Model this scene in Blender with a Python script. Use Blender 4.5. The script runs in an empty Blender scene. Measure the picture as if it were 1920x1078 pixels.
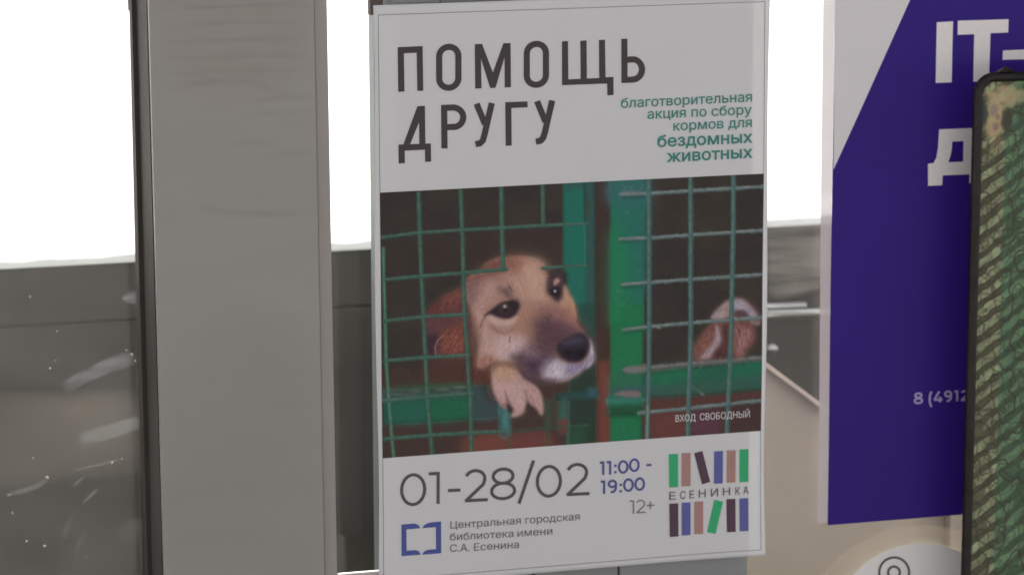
import bpy, math, random
import numpy as np
from mathutils import Vector, Matrix
from mathutils.geometry import tessellate_polygon
R = math.radians
scene = bpy.context.scene
COL = scene.collection

# ================================================================= camera, sky, sun, exposure
Z0 = 1.50                                   # height of the poster's upper left corner above the ground
F_PX = 6500.0                               # focal length in photograph pixels (1920 wide): a long zoom
CAM = np.array([-0.61134, -2.34538, Z0 + 0.24775])
YAW, PITCH, ROLL = R(16.8883), R(-10.4901), R(-0.1864)
def cam_axes():
    cy, sy = math.cos(YAW), math.sin(YAW); cp, sp = math.cos(PITCH), math.sin(PITCH); cr, sr = math.cos(ROLL), math.sin(ROLL)
    w = np.array([sy*cp, cy*cp, sp]); r0 = np.array([cy, -sy, 0]); u0 = np.cross(r0, w)
    return cr*r0 + sr*u0, -sr*r0 + cr*u0, w
AX_R, AX_U, AX_W = cam_axes()
cd = bpy.data.cameras.new('camera'); cam = bpy.data.objects.new('camera', cd); COL.objects.link(cam)
cd.sensor_width = 36; cd.lens = F_PX/1920*36; cd.clip_start = .05; cd.clip_end = 3000
cam.matrix_world = Matrix((( AX_R[0], AX_U[0], -AX_W[0], CAM[0]), (AX_R[1], AX_U[1], -AX_W[1], CAM[1]), (AX_R[2], AX_U[2], -AX_W[2], CAM[2]), (0, 0, 0, 1)))
cd.dof.use_dof = True; cd.dof.focus_distance = 2.38; cd.dof.aperture_fstop = 11
scene.camera = cam

SUN_EL, SUN_AZ = R(34), R(12)               # the sun stands behind the glass; azimuth from +y towards +x
world = bpy.data.worlds.new('World'); scene.world = world; world.use_nodes = True
nt = world.node_tree
for n in list(nt.nodes): nt.nodes.remove(n)
sky = nt.nodes.new('ShaderNodeTexSky'); sky.sky_type = 'NISHITA'; sky.sun_disc = False
sky.sun_elevation = SUN_EL; sky.sun_rotation = SUN_AZ; sky.dust_density = 3.5; sky.air_density = 1.0; sky.ozone_density = 1.0
bgn = nt.nodes.new('ShaderNodeBackground'); bgn.inputs['Strength'].default_value = .10
wo = nt.nodes.new('ShaderNodeOutputWorld')
hz = nt.nodes.new('ShaderNodeHueSaturation'); hz.inputs['Saturation'].default_value = .30      # milky winter haze
tn = nt.nodes.new('ShaderNodeMixRGB'); tn.blend_type = 'MULTIPLY'; tn.inputs[0].default_value = 1; tn.inputs[2].default_value = (1.06, .99, .97, 1)
nt.links.new(sky.outputs[0], hz.inputs['Color']); nt.links.new(hz.outputs[0], tn.inputs[1]); nt.links.new(tn.outputs[0], bgn.inputs[0]); nt.links.new(bgn.outputs[0], wo.inputs[0])
sd = bpy.data.lights.new('sun', 'SUN'); sun = bpy.data.objects.new('sun', sd); COL.objects.link(sun)
sd.energy = 4.5; sd.angle = R(.53); sd.color = (1, .95, .88)
to_sun = Vector((math.sin(SUN_AZ)*math.cos(SUN_EL), math.cos(SUN_AZ)*math.cos(SUN_EL), math.sin(SUN_EL)))
sun.rotation_euler = to_sun.to_track_quat('Z', 'Y').to_euler(); sun.location = (0, 8, 8)
vs = scene.view_settings; vs.view_transform = 'Standard'; vs.look = 'None'; vs.gamma = 1; vs.use_curve_mapping = False
vs.exposure = 1.03

# ================================================================= helpers
def U(px, py, y=0.0):
    """point of the upright plane y that the photograph shows at (px, py)"""
    d = AX_W*F_PX + AX_R*(px-960) - AX_U*(py-539)
    return CAM + d*((y-CAM[1])/d[1])
def PXY(x, y, z):
    """photograph position of points (arrays)"""
    dx, dy, dz = x-CAM[0], y-CAM[1], z-CAM[2]
    w = dx*AX_W[0]+dy*AX_W[1]+dz*AX_W[2]
    return 960+F_PX*(dx*AX_R[0]+dy*AX_R[1]+dz*AX_R[2])/w, 539-F_PX*(dx*AX_U[0]+dy*AX_U[1]+dz*AX_U[2])/w
def lin(c):
    c = np.asarray(c, float)/255.
    return np.where(c <= .04045, c/12.92, ((c+.055)/1.055)**2.4)
PAPER_SEEN = lin((163, 160, 164)); PAPER_ALB = .80
def ink(rgb, k=1.0):
    """reflectance of a print from the tone it has next to white paper in the same light"""
    v = np.clip(lin(rgb)/PAPER_SEEN*PAPER_ALB*k, .004, .85); return (float(v[0]), float(v[1]), float(v[2]), 1)

BASE = {}
def tag(o, label=None, cat=None, group=None, kind=None):
    for k, v in (('label', label), ('category', cat), ('group', group), ('kind', kind)):
        if v: o[k] = v
    return o
def empty(name, loc, label, cat, group=None):
    o = bpy.data.objects.new(name, None); COL.objects.link(o); o.location = loc; o.empty_display_size = .05
    BASE[o.name] = np.array(loc, float); return tag(o, label, cat, group)
def mesh(name, v, f, mat, parent=None, base=None, smooth=False):
    """one mesh object from world coordinates; its origin is base, or its parent's origin"""
    v = np.asarray(v, float).reshape(-1, 3)
    off = BASE[parent.name] if parent is not None else np.array(base if base is not None else (0, 0, 0), float)
    me = bpy.data.meshes.new(name); me.from_pydata([tuple(q) for q in (v-off)], [], [tuple(int(i) for i in q) for q in f])
    me.materials.append(mat)
    if smooth: me.polygons.foreach_set('use_smooth', [True]*len(me.polygons))
    me.update(); o = bpy.data.objects.new(name, me); COL.objects.link(o)
    if parent is not None: o.parent = parent
    else: o.location = off
    BASE[o.name] = off; return o
class MB:
    def __init__(s): s.v = []; s.f = []
    def add(s, v, f):
        n = len(s.v); s.v += [tuple(q) for q in v]; s.f += [tuple(i+n for i in q) for q in f]; return s
    def box(s, x0, x1, y0, y1, z0, z1):
        v = [(x, y, z) for x in (x0, x1) for y in (y0, y1) for z in (z0, z1)]
        return s.add(v, [(0, 1, 3, 2), (4, 6, 7, 5), (0, 4, 5, 1), (2, 3, 7, 6), (0, 2, 6, 4), (1, 5, 7, 3)])
    def prism(s, prof, z0, z1, tilt=0.0, zc=0.0):
        """upright profile [(x, y)...] swept from z0 to z1, leaning by tilt"""
        n = len(prof); v = [(x+tilt*(z-zc), y, z) for z in (z0, z1) for x, y in prof]
        f = [(i, (i+1) % n, n+(i+1) % n, n+i) for i in range(n)]+[tuple(range(n))[::-1], tuple(range(n, 2*n))]
        return s.add(v, f)
    def slab(s, pts, y0, y1):
        """outline [(x, z)...] extruded in depth"""
        n = len(pts); v = [(x, y, z) for y in (y0, y1) for x, z in pts]
        tri = tessellate_polygon([[Vector((x, z, 0)) for x, z in pts]])
        f = [tuple(t) for t in tri]+[tuple(i+n for i in t)[::-1] for t in tri]+[(i, (i+1) % n, n+(i+1) % n, n+i) for i in range(n)]
        return s.add(v, f)
    def tube(s, pts, r, n=12, closed=False):
        pts = [np.array(p, float) for p in pts]; N = len(pts); ring = []
        for i, p in enumerate(pts):
            a = pts[i-1] if (i > 0 or closed) else p; b = pts[(i+1) % N] if (i < N-1 or closed) else p
            t = (b-a)/np.linalg.norm(b-a); k = np.array((0, 1, 0)) if abs(t[1]) < .9 else np.array((1, 0, 0))
            e = np.cross(t, k); e /= np.linalg.norm(e); g = np.cross(t, e)
            ring.append([p+r*(math.cos(2*math.pi*j/n)*e+math.sin(2*math.pi*j/n)*g) for j in range(n)])
        v = [q for rg in ring for q in rg]
        f = [(i*n+j, i*n+(j+1) % n, ((i+1) % N)*n+(j+1) % n, ((i+1) % N)*n+j) for i in range(N if closed else N-1) for j in range(n)]
        if not closed: f += [tuple(range(n))[::-1], tuple(range((N-1)*n, N*n))]
        return s.add(v, f)
    def build(s, name, mat, parent=None, base=None, smooth=False, bevel=0):
        o = mesh(name, s.v, s.f, mat, parent, base, smooth)
        if bevel:
            m = o.modifiers.new('bevel', 'BEVEL'); m.width = bevel; m.segments = 2; m.limit_method = 'ANGLE'
        return o

def mat(name, col=(.5, .5, .5), rough=.5, spec=.5, metal=0, var=0, vscale=20, stretch=(1, 1, 1), bump=0, bscale=300, col2=None, trans=0, coat=0):
    """principled surface with procedural unevenness; trans adds light passing through (paper)"""
    m = bpy.data.materials.new(name); m.use_nodes = True; t = m.node_tree; N = t.nodes; L = t.links
    b = N['Principled BSDF']; b.inputs['Base Color'].default_value = tuple(col[:3])+(1,)
    b.inputs['Roughness'].default_value = rough; b.inputs['Specular IOR Level'].default_value = spec; b.inputs['Metallic'].default_value = metal
    b.inputs['Coat Weight'].default_value = coat
    src = None
    if var or col2 or bump:
        tc = N.new('ShaderNodeTexCoord'); mp = N.new('ShaderNodeMapping'); mp.inputs['Scale'].default_value = stretch
        L.new(tc.outputs['Object'], mp.inputs[0])
    if var or col2:
        no = N.new('ShaderNodeTexNoise'); no.inputs['Scale'].default_value = vscale; no.inputs['Detail'].default_value = 6; no.inputs['Roughness'].default_value = .6
        L.new(mp.outputs[0], no.inputs['Vector'])
        rp = N.new('ShaderNodeValToRGB'); rp.color_ramp.elements[0].position = .3; rp.color_ramp.elements[1].position = .7
        c2 = col2 or tuple(min(1, q*(1+var)) for q in col[:3]); c1 = col if col2 else tuple(q*(1-var) for q in col[:3])
        rp.color_ramp.elements[0].color = tuple(c1[:3])+(1,); rp.color_ramp.elements[1].color = tuple(c2[:3])+(1,)
        L.new(no.outputs['Fac'], rp.inputs[0]); L.new(rp.outputs[0], b.inputs['Base Color']); src = rp.outputs[0]
    if bump:
        nb = N.new('ShaderNodeTexNoise'); nb.inputs['Scale'].default_value = bscale; nb.inputs['Detail'].default_value = 4
        L.new(mp.outputs[0], nb.inputs['Vector'])
        bp = N.new('ShaderNodeBump'); bp.inputs['Strength'].default_value = bump; bp.inputs['Distance'].default_value = .001
        L.new(nb.outputs['Fac'], bp.inputs['Height']); L.new(bp.outputs[0], b.inputs['Normal'])
    if trans:
        tl = N.new('ShaderNodeBsdfTranslucent'); tl.inputs[0].default_value = tuple(col[:3])+(1,)
        if src: L.new(src, tl.inputs[0])
        mx = N.new('ShaderNodeMixShader'); mx.inputs[0].default_value = trans
        L.new(b.outputs[0], mx.inputs[1]); L.new(tl.outputs[0], mx.inputs[2]); L.new(mx.outputs[0], N['Material Output'].inputs[0])
    return m
def mat_vcol(name, trans=0, rough=.5, spec=.3):
    m = bpy.data.materials.new(name); m.use_nodes = True; t = m.node_tree; N = t.nodes; L = t.links
    b = N['Principled BSDF']; a = N.new('ShaderNodeAttribute'); a.attribute_name = 'print'
    L.new(a.outputs['Color'], b.inputs['Base Color']); b.inputs['Roughness'].default_value = rough; b.inputs['Specular IOR Level'].default_value = spec
    if trans:
        tl = N.new('ShaderNodeBsdfTranslucent'); L.new(a.outputs['Color'], tl.inputs[0])
        mx = N.new('ShaderNodeMixShader'); mx.inputs[0].default_value = trans
        L.new(b.outputs[0], mx.inputs[1]); L.new(tl.outputs[0], mx.inputs[2]); L.new(mx.outputs[0], N['Material Output'].inputs[0])
    return m
def mat_glass(name, dirt=.03, refl=1.0):
    """clear pane: light passes straight, a little is mirrored, uneven dust scatters some"""
    m = bpy.data.materials.new(name); m.use_nodes = True; t = m.node_tree; N = t.nodes; L = t.links
    N.remove(N['Principled BSDF']); tr = N.new('ShaderNodeBsdfTransparent'); gl = N.new('ShaderNodeBsdfGlossy'); gl.inputs['Roughness'].default_value = .0
    tr.inputs[0].default_value = (.93, .95, .94, 1)
    fr = N.new('ShaderNodeFresnel'); fr.inputs[0].default_value = 1.45; mx = N.new('ShaderNodeMixShader')
    L.new(fr.outputs[0], mx.inputs[0]); L.new(tr.outputs[0], mx.inputs[1]); L.new(gl.outputs[0], mx.inputs[2])
    di = N.new('ShaderNodeBsdfDiffuse'); di.inputs[0].default_value = (.62, .60, .57, 1)
    tc = N.new('ShaderNodeTexCoord'); mp = N.new('ShaderNodeMapping'); mp.inputs['Scale'].default_value = (1, 1, 2.2); L.new(tc.outputs['Object'], mp.inputs[0])
    no = N.new('ShaderNodeTexNoise'); no.inputs['Scale'].default_value = 9; no.inputs['Detail'].default_value = 7; L.new(mp.outputs[0], no.inputs['Vector'])
    mr = N.new('ShaderNodeMapRange'); mr.inputs[1].default_value = .25; mr.inputs[2].default_value = .8; mr.inputs[3].default_value = dirt*.3; mr.inputs[4].default_value = dirt*2
    L.new(no.outputs['Fac'], mr.inputs[0])
    m2 = N.new('ShaderNodeMixShader'); L.new(mr.outputs[0], m2.inputs[0]); L.new(mx.outputs[0], m2.inputs[1]); L.new(di.outputs[0], m2.inputs[2])
    L.new(m2.outputs[0], N['Material Output'].inputs[0]); return m
def mat_veil(name, col, alpha, streak=None, stretch=(1, 1, 1), trans=.3):
    """half transparent deposit, film or painted reflection: alpha is uneven"""
    m = bpy.data.materials.new(name); m.use_nodes = True; t = m.node_tree; N = t.nodes; L = t.links
    N.remove(N['Principled BSDF']); tr = N.new('ShaderNodeBsdfTransparent'); di = N.new('ShaderNodeBsdfDiffuse'); di.inputs[0].default_value = tuple(col)+(1,)
    tl = N.new('ShaderNodeBsdfTranslucent'); tl.inputs[0].default_value = tuple(col)+(1,); m0 = N.new('ShaderNodeMixShader'); m0.inputs[0].default_value = trans
    L.new(di.outputs[0], m0.inputs[1]); L.new(tl.outputs[0], m0.inputs[2])
    mx = N.new('ShaderNodeMixShader'); mx.inputs[0].default_value = alpha
    L.new(tr.outputs[0], mx.inputs[1]); L.new(m0.outputs[0], mx.inputs[2]); L.new(mx.outputs[0], N['Material Output'].inputs[0])
    at = N.new('ShaderNodeAttribute'); at.attribute_name = 'cover'
    k = N.new('ShaderNodeMath'); k.operation = 'MULTIPLY'; k.inputs[1].default_value = alpha; L.new(at.outputs['Fac'], k.inputs[0])
    last = k.outputs[0]
    if streak:
        tc = N.new('ShaderNodeTexCoord'); mp = N.new('ShaderNodeMapping'); mp.inputs['Scale'].default_value = stretch; L.new(tc.outputs['Object'], mp.inputs[0])
        no = N.new('ShaderNodeTexNoise'); no.inputs['Scale'].default_value = streak; no.inputs['Detail'].default_value = 5; L.new(mp.outputs[0], no.inputs['Vector'])
        mr = N.new('ShaderNodeMapRange'); mr.inputs[1].default_value = .3; mr.inputs[2].default_value = .7; mr.inputs[3].default_value = .3; mr.inputs[4].default_value = 1.3; L.new(no.outputs['Fac'], mr.inputs[0])
        k2 = N.new('ShaderNodeMath'); k2.operation = 'MULTIPLY'; L.new(last, k2.inputs[0]); L.new(mr.outputs[0], k2.inputs[1]); last = k2.outputs[0]
    L.new(last, mx.inputs[0]); return m
INK = {}
def ink_mat(rgb):
    if rgb not in INK:
        c = ink(rgb); INK[rgb] = mat('printing_ink', c, .6, .10, var=.05, vscale=400)
    return INK[rgb]
# ---------------------------------------------------------------- printed photograph, computed point by point
def vnoise(x, y, seed=0):
    rs = np.random.RandomState(seed); g = rs.rand(64, 64)
    xi = np.floor(x).astype(int); yi = np.floor(y).astype(int)
    fx = x - xi; fy = y - yi; fx = fx*fx*(3-2*fx); fy = fy*fy*(3-2*fy)
    a = g[xi % 64, yi % 64]; b = g[(xi+1) % 64, yi % 64]; c = g[xi % 64, (yi+1) % 64]; d = g[(xi+1) % 64, (yi+1) % 64]
    return (a*(1-fx)+b*fx)*(1-fy) + (c*(1-fx)+d*fx)*fy - .5

def smooth_loop(pts, n=5):
    p = np.array(pts, float); N = len(p); out = []
    for i in range(N):
        p0, p1, p2, p3 = p[i-1], p[i], p[(i+1) % N], p[(i+2) % N]
        for k in range(n):
            t = k/n
            out.append(.5*((2*p1)+(p2-p0)*t+(2*p0-5*p1+4*p2-p3)*t*t+(3*p1-p0-3*p2+p3)*t**3))
    return np.array(out)

class Canvas:
    def __init__(s, X, Y, base):
        s.X, s.Y = X, Y; s.c = np.empty(X.shape+(3,)); s.c[:] = base; s.lab = np.zeros(X.shape, int)
    def sdf(s, poly, pad):
        x0, y0 = poly.min(0)-pad; x1, y1 = poly.max(0)+pad
        m = (s.X > x0) & (s.X < x1) & (s.Y > y0) & (s.Y < y1)
        X, Y = s.X[m], s.Y[m]; d = np.full(X.shape, 1e9); ins = np.zeros(X.shape, bool)
        for a, b in zip(poly, np.roll(poly, -1, 0)):
            e = b-a; L = e@e+1e-12
            t = np.clip(((X-a[0])*e[0]+(Y-a[1])*e[1])/L, 0, 1)
            d = np.minimum(d, np.hypot(X-a[0]-t*e[0], Y-a[1]-t*e[1]))
            if a[1] != b[1]:
                c = ((a[1] > Y) != (b[1] > Y)) & (X < (b[0]-a[0])*(Y-a[1])/(b[1]-a[1])+a[0])
                ins ^= c
        return m, np.where(ins, -d, d)
    def put(s, m, al, col, lab):
        col = np.array(col, float)
        s.c[m] = s.c[m]*(1-al[:, None])+col*al[:, None]
        if lab is not None:
            q = s.lab[m]; q[al > .5] = lab; s.lab[m] = q
    def shape(s, pts, col, soft=2., lab=None, a=1., sm=True, fur=0., fang=0., rag=0.):
        """soft-edged patch; fur = strength of hair noise along angle fang; rag = ragged edge in px"""
        poly = smooth_loop(pts) if sm else np.array(pts, float)
        m, d = s.sdf(poly, soft*2+rag+2)
        if not m.any(): return
        X, Y = s.X[m], s.Y[m]; ca, sa = math.cos(fang), math.sin(fang)
        U = X*ca+Y*sa; V = -X*sa+Y*ca
        n = vnoise(U/9, V/1.6, 3)+.6*vnoise(U/4, V/1.1, 5)
        if rag: d = d+n*rag
        al = a/(1+np.exp(np.clip(d/(soft*.45), -40, 40)))
        c = np.array(col, float)*np.ones((len(X), 1))
        if fur: c = c*(1+fur*n[:, None])
        s.put(m, al, c, lab)
    def line(s, pts, w, col, soft=1., lab=None, a=1., hi=None, hioff=0., wob=0.):
        """round wire: w width, hi colour of its lit side"""
        if lab == 4: w = w*1.42
        p = np.array(pts, float); pad = w/2+soft*3+1
        x0, y0 = p.min(0)-pad; x1, y1 = p.max(0)+pad
        m = (s.X > x0) & (s.X < x1) & (s.Y > y0) & (s.Y < y1)
        X, Y = s.X[m], s.Y[m]; d = np.full(X.shape, 1e9); side = np.zeros(X.shape)
        for k, (q, b) in enumerate(zip(p[:-1], p[1:])):
            e = b-q; L = e@e+1e-12; t = np.clip(((X-q[0])*e[0]+(Y-q[1])*e[1])/L, 0, 1)
            dd = np.hypot(X-q[0]-t*e[0], Y-q[1]-t*e[1])
            sg = (e[0]*(Y-q[1])-e[1]*(X-q[0]))/math.sqrt(L)
            side = np.where(dd < d, sg, side); d = np.minimum(d, dd)
        wn = w*(1+wob*(vnoise(X/6, Y/6, 11)+vnoise(X/2.5, Y/2.5, 12)))
        al = a/(1+np.exp(np.clip((d-wn/2)/(soft*.45), -40, 40)))
        c = np.array(col, float)*np.ones((len(X), 1))
        if hi is not None:
            k = np.exp(-((side-hioff)/(w*.28))**2)*(.75+.9*vnoise(X/7, Y/7, 21))
            c = c+(np.array(hi, float)-c)*np.clip(k, 0, 1)[:, None]
        s.put(m, al, c, lab)
    def tint(s, pts, col, soft, a, lab=None): s.shape(pts, col, soft, lab, a)

def ZA(*p): return [(860+x/3.993, 460+y/3.993) for x, y in p]
def ZB(*p): return [(690+x/3.85, 320+y/3.85) for x, y in p]
def ZC(*p): return [(690+x/3.717, 580+y/3.717) for x, y in p]
def ZD(*p): return [(1090+x/3.849, 320+y/3.849) for x, y in p]
def ZE(*p): return [(1090+x/3.849, 580+y/3.849) for x, y in p]
def lerp(c0, c1, t): return tuple(np.array(c0)+(np.array(c1)-np.array(c0))*t)

def paint_photo(X, Y):
    cv = Canvas(X, Y, (54, 49, 47)); DOG, DOG2, CAGE, WIRE = 1, 2, 3, 4
    # dark inside of the kennel: uneven brown
    n = vnoise(X/70, Y/60, 1)+.6*vnoise(X/30, Y/24, 2)
    cv.c += n[..., None]*np.array((7, 5, 4)); cv.c[Y > 690] += (6, 0, -1)
    S, L = cv.shape, cv.line
    S(ZC((-10, 790), (400, 790), (760, 740), (1500, 640), (1500, 1100), (-10, 1100)), (62, 50, 48), 8, sm=False)
    S(ZC((690, 890), (980, 860), (990, 1010), (690, 1030)), (98, 60, 55), 10)
    S(ZC((1000, 880), (1250, 850), (1290, 1000), (1000, 1020)), (94, 57, 55), 10)
    S(ZB((360, 470), (900, 450), (1380, 420), (1380, 690), (720, 720), (380, 740)), (58, 48, 47), 22, a=.7)
    # left door: right-hand stile, teal with a darker outer face
    S(ZB((1412, 60), (1580, 60), (1585, 700), (1590, 1100), (1412, 1100)), (44, 112, 101), 2.5, CAGE, sm=False)
    S(ZB((1425, 60), (1550, 60), (1550, 130), (1425, 150)), (60, 88, 92), 5, sm=False, a=.6)
    S(ZB((1470, 500), (1570, 480), (1570, 680), (1480, 690)), (38, 118, 98), 14, a=.6)
    S(ZB((1565, 60), (1640, 60), (1645, 1200), (1570, 1200)), (54, 93, 90), 3, CAGE, sm=False)
    S(ZB((1580, 200), (1612, 240), (1600, 330), (1575, 320)), (70, 76, 70), 4, a=.6)
    S(ZB((1560, 60), (1572, 60), (1576, 380), (1566, 390)), (50, 70, 70), 2, a=.7)
    S(ZC((1440, -40), (1585, -40), (1592, 990), (1400, 990), (1410, 500)), (47, 82, 76), 5, CAGE, sm=False, a=.8)
    S(ZC((1480, 430), (1585, 380), (1592, 1000), (1390, 1000), (1400, 600)), (50, 66, 58), 10, sm=False, a=.75)
    S(ZC((1400, 830), (1520, 810), (1530, 990), (1400, 990)), (50, 90, 72), 6, CAGE, sm=False, a=.75)
    # the slot between both doors, rusty red low down
    S(ZB((1640, 60), (1752, 60), (1760, 1300), (1650, 1300)), (58, 47, 46), 3, 0, sm=False)
    S(ZC((1590, -40), (1692, -40), (1700, 990), (1600, 990)), (60, 47, 45), 3, 0, sm=False)
    S(ZC((1600, 370), (1688, 350), (1700, 600), (1700, 990), (1606, 990), (1602, 560)), (98, 58, 53), 6, sm=False)
    # right door: stile and bottom rail
    S(ZD((455, 60), (482, 60), (486, 1080), (455, 1080)), (44, 48, 46), 3, 0, sm=False)
    cols = [((215, 60), (58, 108, 110)), ((215, 210), (50, 108, 104)), ((215, 420), (46, 122, 106)), ((215, 700), (44, 124, 92)), ((215, 1000), (44, 128, 90))]
    S(ZD((212, 60), (458, 60), (452, 560), (448, 1080), (448, 1100), (212, 1100)), (46, 116, 98), 2.2, CAGE, sm=False)
    S(ZE((214, -40), (446, -40), (442, 990), (208, 990)), (43, 120, 84), 2.2, CAGE, sm=False)
    S(ZD((212, 60), (458, 60), (455, 220), (212, 240)), (64, 108, 116), 14, a=.75)
    S(ZD((330, 200), (455, 200), (452, 800), (350, 800)), (50, 110, 108), 14, a=.7)
    S(ZD((215, 480), (330, 520), (330, 900), (215, 1080)), (44, 132, 88), 16, a=.7)
    S(ZE((220, 470), (440, 440), (440, 600), (220, 600)), (62, 105, 92), 10, a=.5)
    for x, y in ((330, 300), (385, 620), (300, 965), (270, 870), (380, 480), (410, 720)):
        S(ZD((x-12, y-4), (x+10, y-10), (x+14, y+6), (x-6, y+9)), (96, 128, 122), 2, a=.45)
    S(ZE((440, 470), (800, 420), (1325, 360), (1325, 585), (800, 630), (440, 665)), (46, 102, 84), 4, CAGE, sm=False)
    S(ZE((520, 460), (780, 430), (770, 500), (540, 560)), (42, 122, 86), 12, a=.7)
    S(ZE((1110, 400), (1320, 375), (1320, 470), (1110, 490)), (44, 116, 90), 10, a=.7)
    S(ZE((500, 560), (1100, 500), (1300, 470), (1300, 550), (900, 610), (520, 640)), (66, 94, 92), 12, a=.7)
    S(ZE((440, 640), (800, 625), (1310, 580), (1310, 960), (440, 960)), (64, 50, 49), 5, 0, sm=False)
    S(ZE((510, 760), (760, 740), (740, 930), (510, 950)), (90, 56, 54), 10, a=.9)
    S(ZE((800, 750), (1000, 740), (980, 900), (800, 900)), (82, 54, 66), 14, a=.9)
    S(ZE((490, 655), (900, 630), (1310, 590), (1310, 640), (480, 720)), (86, 54, 52), 7, a=.6)
    # second dog, seen through the right-hand mesh
    S(ZE((800, 380), (808, 270), (870, 170), (930, 95), (960, 20), (1020, -30), (1080, -70), (1150, -80), (1220, -40), (1280, 30), (1290, 90), (1250, 120), (1250, 220), (1190, 300), (1150, 360), (1000, 370)), (112, 74, 68), 4, DOG2, fur=.25, fang=1.3, rag=3)
    S(ZE((940, 60), (985, 0), (1060, -60), (1150, -75), (1215, -30), (1265, 40), (1230, 66), (1160, 20), (1080, 20), (1010, 70)), (154, 136, 142), 4, fur=.25, fang=.2, rag=3)
    S(ZE((1010, -10), (1060, -40), (1075, 40), (1000, 60), (950, 80)), (150, 124, 116), 4, fur=.2, fang=2.2)
    S(ZE((1105, 20), (1165, 5), (1200, 40), (1150, 52)), (84, 62, 66), 4)
    S(ZE((975, 110), (995, 150), (1015, 215), (1000, 265), (930, 345), (860, 350), (900, 290), (950, 230), (965, 160)), (158, 132, 134), 4, fur=.35, fang=1.9, rag=4)
    S(ZE((840, 330), (820, 290), (880, 210), (930, 160), (940, 220), (890, 290)), (124, 80, 70), 5, fur=.3, fang=2.2)
    S(ZE((1020, 130), (1065, 110), (1070, 340), (960, 360), (960, 300), (1015, 240)), (82, 54, 54), 6, fur=.2, fang=1.5)
    S(ZE((1110, 120), (1180, 130), (1235, 150), (1225, 220), (1180, 300), (1145, 350), (1115, 300), (1100, 230)), (132, 86, 82), 5, fur=.4, fang=1.4, rag=3)
    S(ZE((1160, 160), (1200, 150), (1190, 240), (1150, 320), (1130, 250)), (150, 108, 104), 5, fur=.4, fang=1.4, a=.8)
    S(ZE((1240, 90), (1285, 80), (1280, 110), (1250, 110)), (130, 104, 104), 3)
    # chest and ear of the first dog, behind the wires
    S(ZC((720, 330), (880, 350), (900, 560), (720, 560), (640, 480)), (84, 57, 52), 8, DOG, fur=.2, fang=1.3)
    S(ZC((420, 330), (640, 330), (720, 420), (700, 560), (420, 560)), (72, 50, 47), 14, a=.8)
    S(ZB((720, 815), (690, 850), (600, 890), (520, 930), (440, 985), (415, 1030), (412, 1078), (410, 1180), (400, 1290), (430, 1345), (520, 1352), (640, 1340), (725, 1330), (750, 1200), (745, 900)), (92, 61, 57), 5, DOG, fur=.28, fang=1.9, rag=3)
    S(ZC((420, 190), (520, 130), (640, 80), (690, 40), (700, -20), (560, 30), (430, 40), (400, 120)), (84, 62, 66), 10, fur=.2, fang=2.4, a=.8)
    S(ZC((400, 190), (470, 170), (520, 210), (470, 320), (410, 310)), (57, 46, 56), 7, a=.95)
    S(ZC((520, 180), (610, 120), (690, 90), (700, 310), (560, 315), (500, 290)), (112, 72, 62), 10, fur=.35, fang=2.2)
    L(ZC((520, 185), (485, 215), (468, 260), (470, 310)), 3, (140, 108, 98), 1.4, a=.75)
    S(ZB((540, 900), (690, 850), (700, 920), (560, 960)), (106, 68, 62), 8, fur=.3, fang=2.6, a=.8)
    S(ZB((690, 1000), (735, 960), (745, 1330), (700, 1330)), (66, 48, 50), 5, a=.85)
    # head
    S(ZA((170, 185), (205, 140), (260, 105), (330, 92), (450, 82), (560, 98), (640, 148), (685, 205), (745, 235), (800, 300), (835, 370), (868, 430), (882, 500), (885, 580), (930, 635), (976, 700), (1003, 760), (1012, 830), (1000, 885), (930, 935), (860, 985), (760, 1018), (660, 1010), (560, 985), (480, 940), (410, 885), (330, 872), (270, 862), (220, 892), (150, 914), (138, 840), (150, 740), (130, 680), (100, 560), (75, 450), (55, 330), (65, 255), (110, 205)), (144, 115, 102), 3, DOG, fur=.1, fang=.9, rag=2)
    S(ZA((165, 180), (210, 130), (330, 95), (330, 175), (220, 185)), (104, 72, 66), 7, fur=.25, fang=.5, rag=3)
    S(ZA((340, 100), (450, 85), (500, 150), (470, 215), (380, 190)), (122, 86, 74), 12, fur=.25, fang=1.6)
    S(ZA((60, 260), (150, 200), (330, 190), (250, 230), (150, 270), (80, 340)), (112, 80, 72), 9, fur=.25, fang=2.5)
    S(ZA((55, 320), (100, 290), (180, 280), (170, 370), (110, 430), (75, 440)), (120, 94, 92), 9, fur=.2, fang=2.3)
    S(ZA((500, 130), (600, 135), (670, 230), (650, 330), (680, 420), (600, 440), (480, 330), (460, 210)), (168, 141, 123), 14, fur=.09, fang=1.3)
    S(ZA((380, 230), (470, 240), (520, 380), (510, 470), (450, 420), (400, 330)), (158, 130, 115), 12, fur=.1, fang=1.2)
    S(ZA((180, 300), (290, 280), (310, 350), (230, 430), (170, 490), (120, 480)), (152, 128, 118), 10, fur=.12, fang=2.6)
    S(ZA((120, 500), (210, 540), (250, 650), (440, 680), (500, 780), (420, 850), (260, 850), (160, 880), (150, 740)), (163, 138, 130), 10, fur=.12, fang=1.9, rag=2)
    S(ZA((300, 700), (430, 690), (500, 760), (410, 830), (300, 800)), (170, 150, 146), 12, fur=.12, fang=1.8)
    S(ZA((430, 470), (560, 450), (640, 480), (600, 580), (500, 700), (430, 650)), (146, 114, 98), 14, fur=.1, fang=1.2)
    S(ZA((70, 460), (125, 560), (160, 700), (140, 770), (135, 850), (60, 700)), (98, 68, 64), 7, fur=.2, fang=1.8, a=.6)
    S(ZA((150, 850), (210, 820), (260, 850), (215, 892), (150, 912)), (140, 105, 94), 6, fur=.25, fang=1.8)
    S(ZA((500, 690), (440, 690), (380, 760), (300, 790), (330, 850), (420, 820), (500, 780)), (176, 158, 155), 10, fur=.14, fang=1.8, a=.75)
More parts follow.
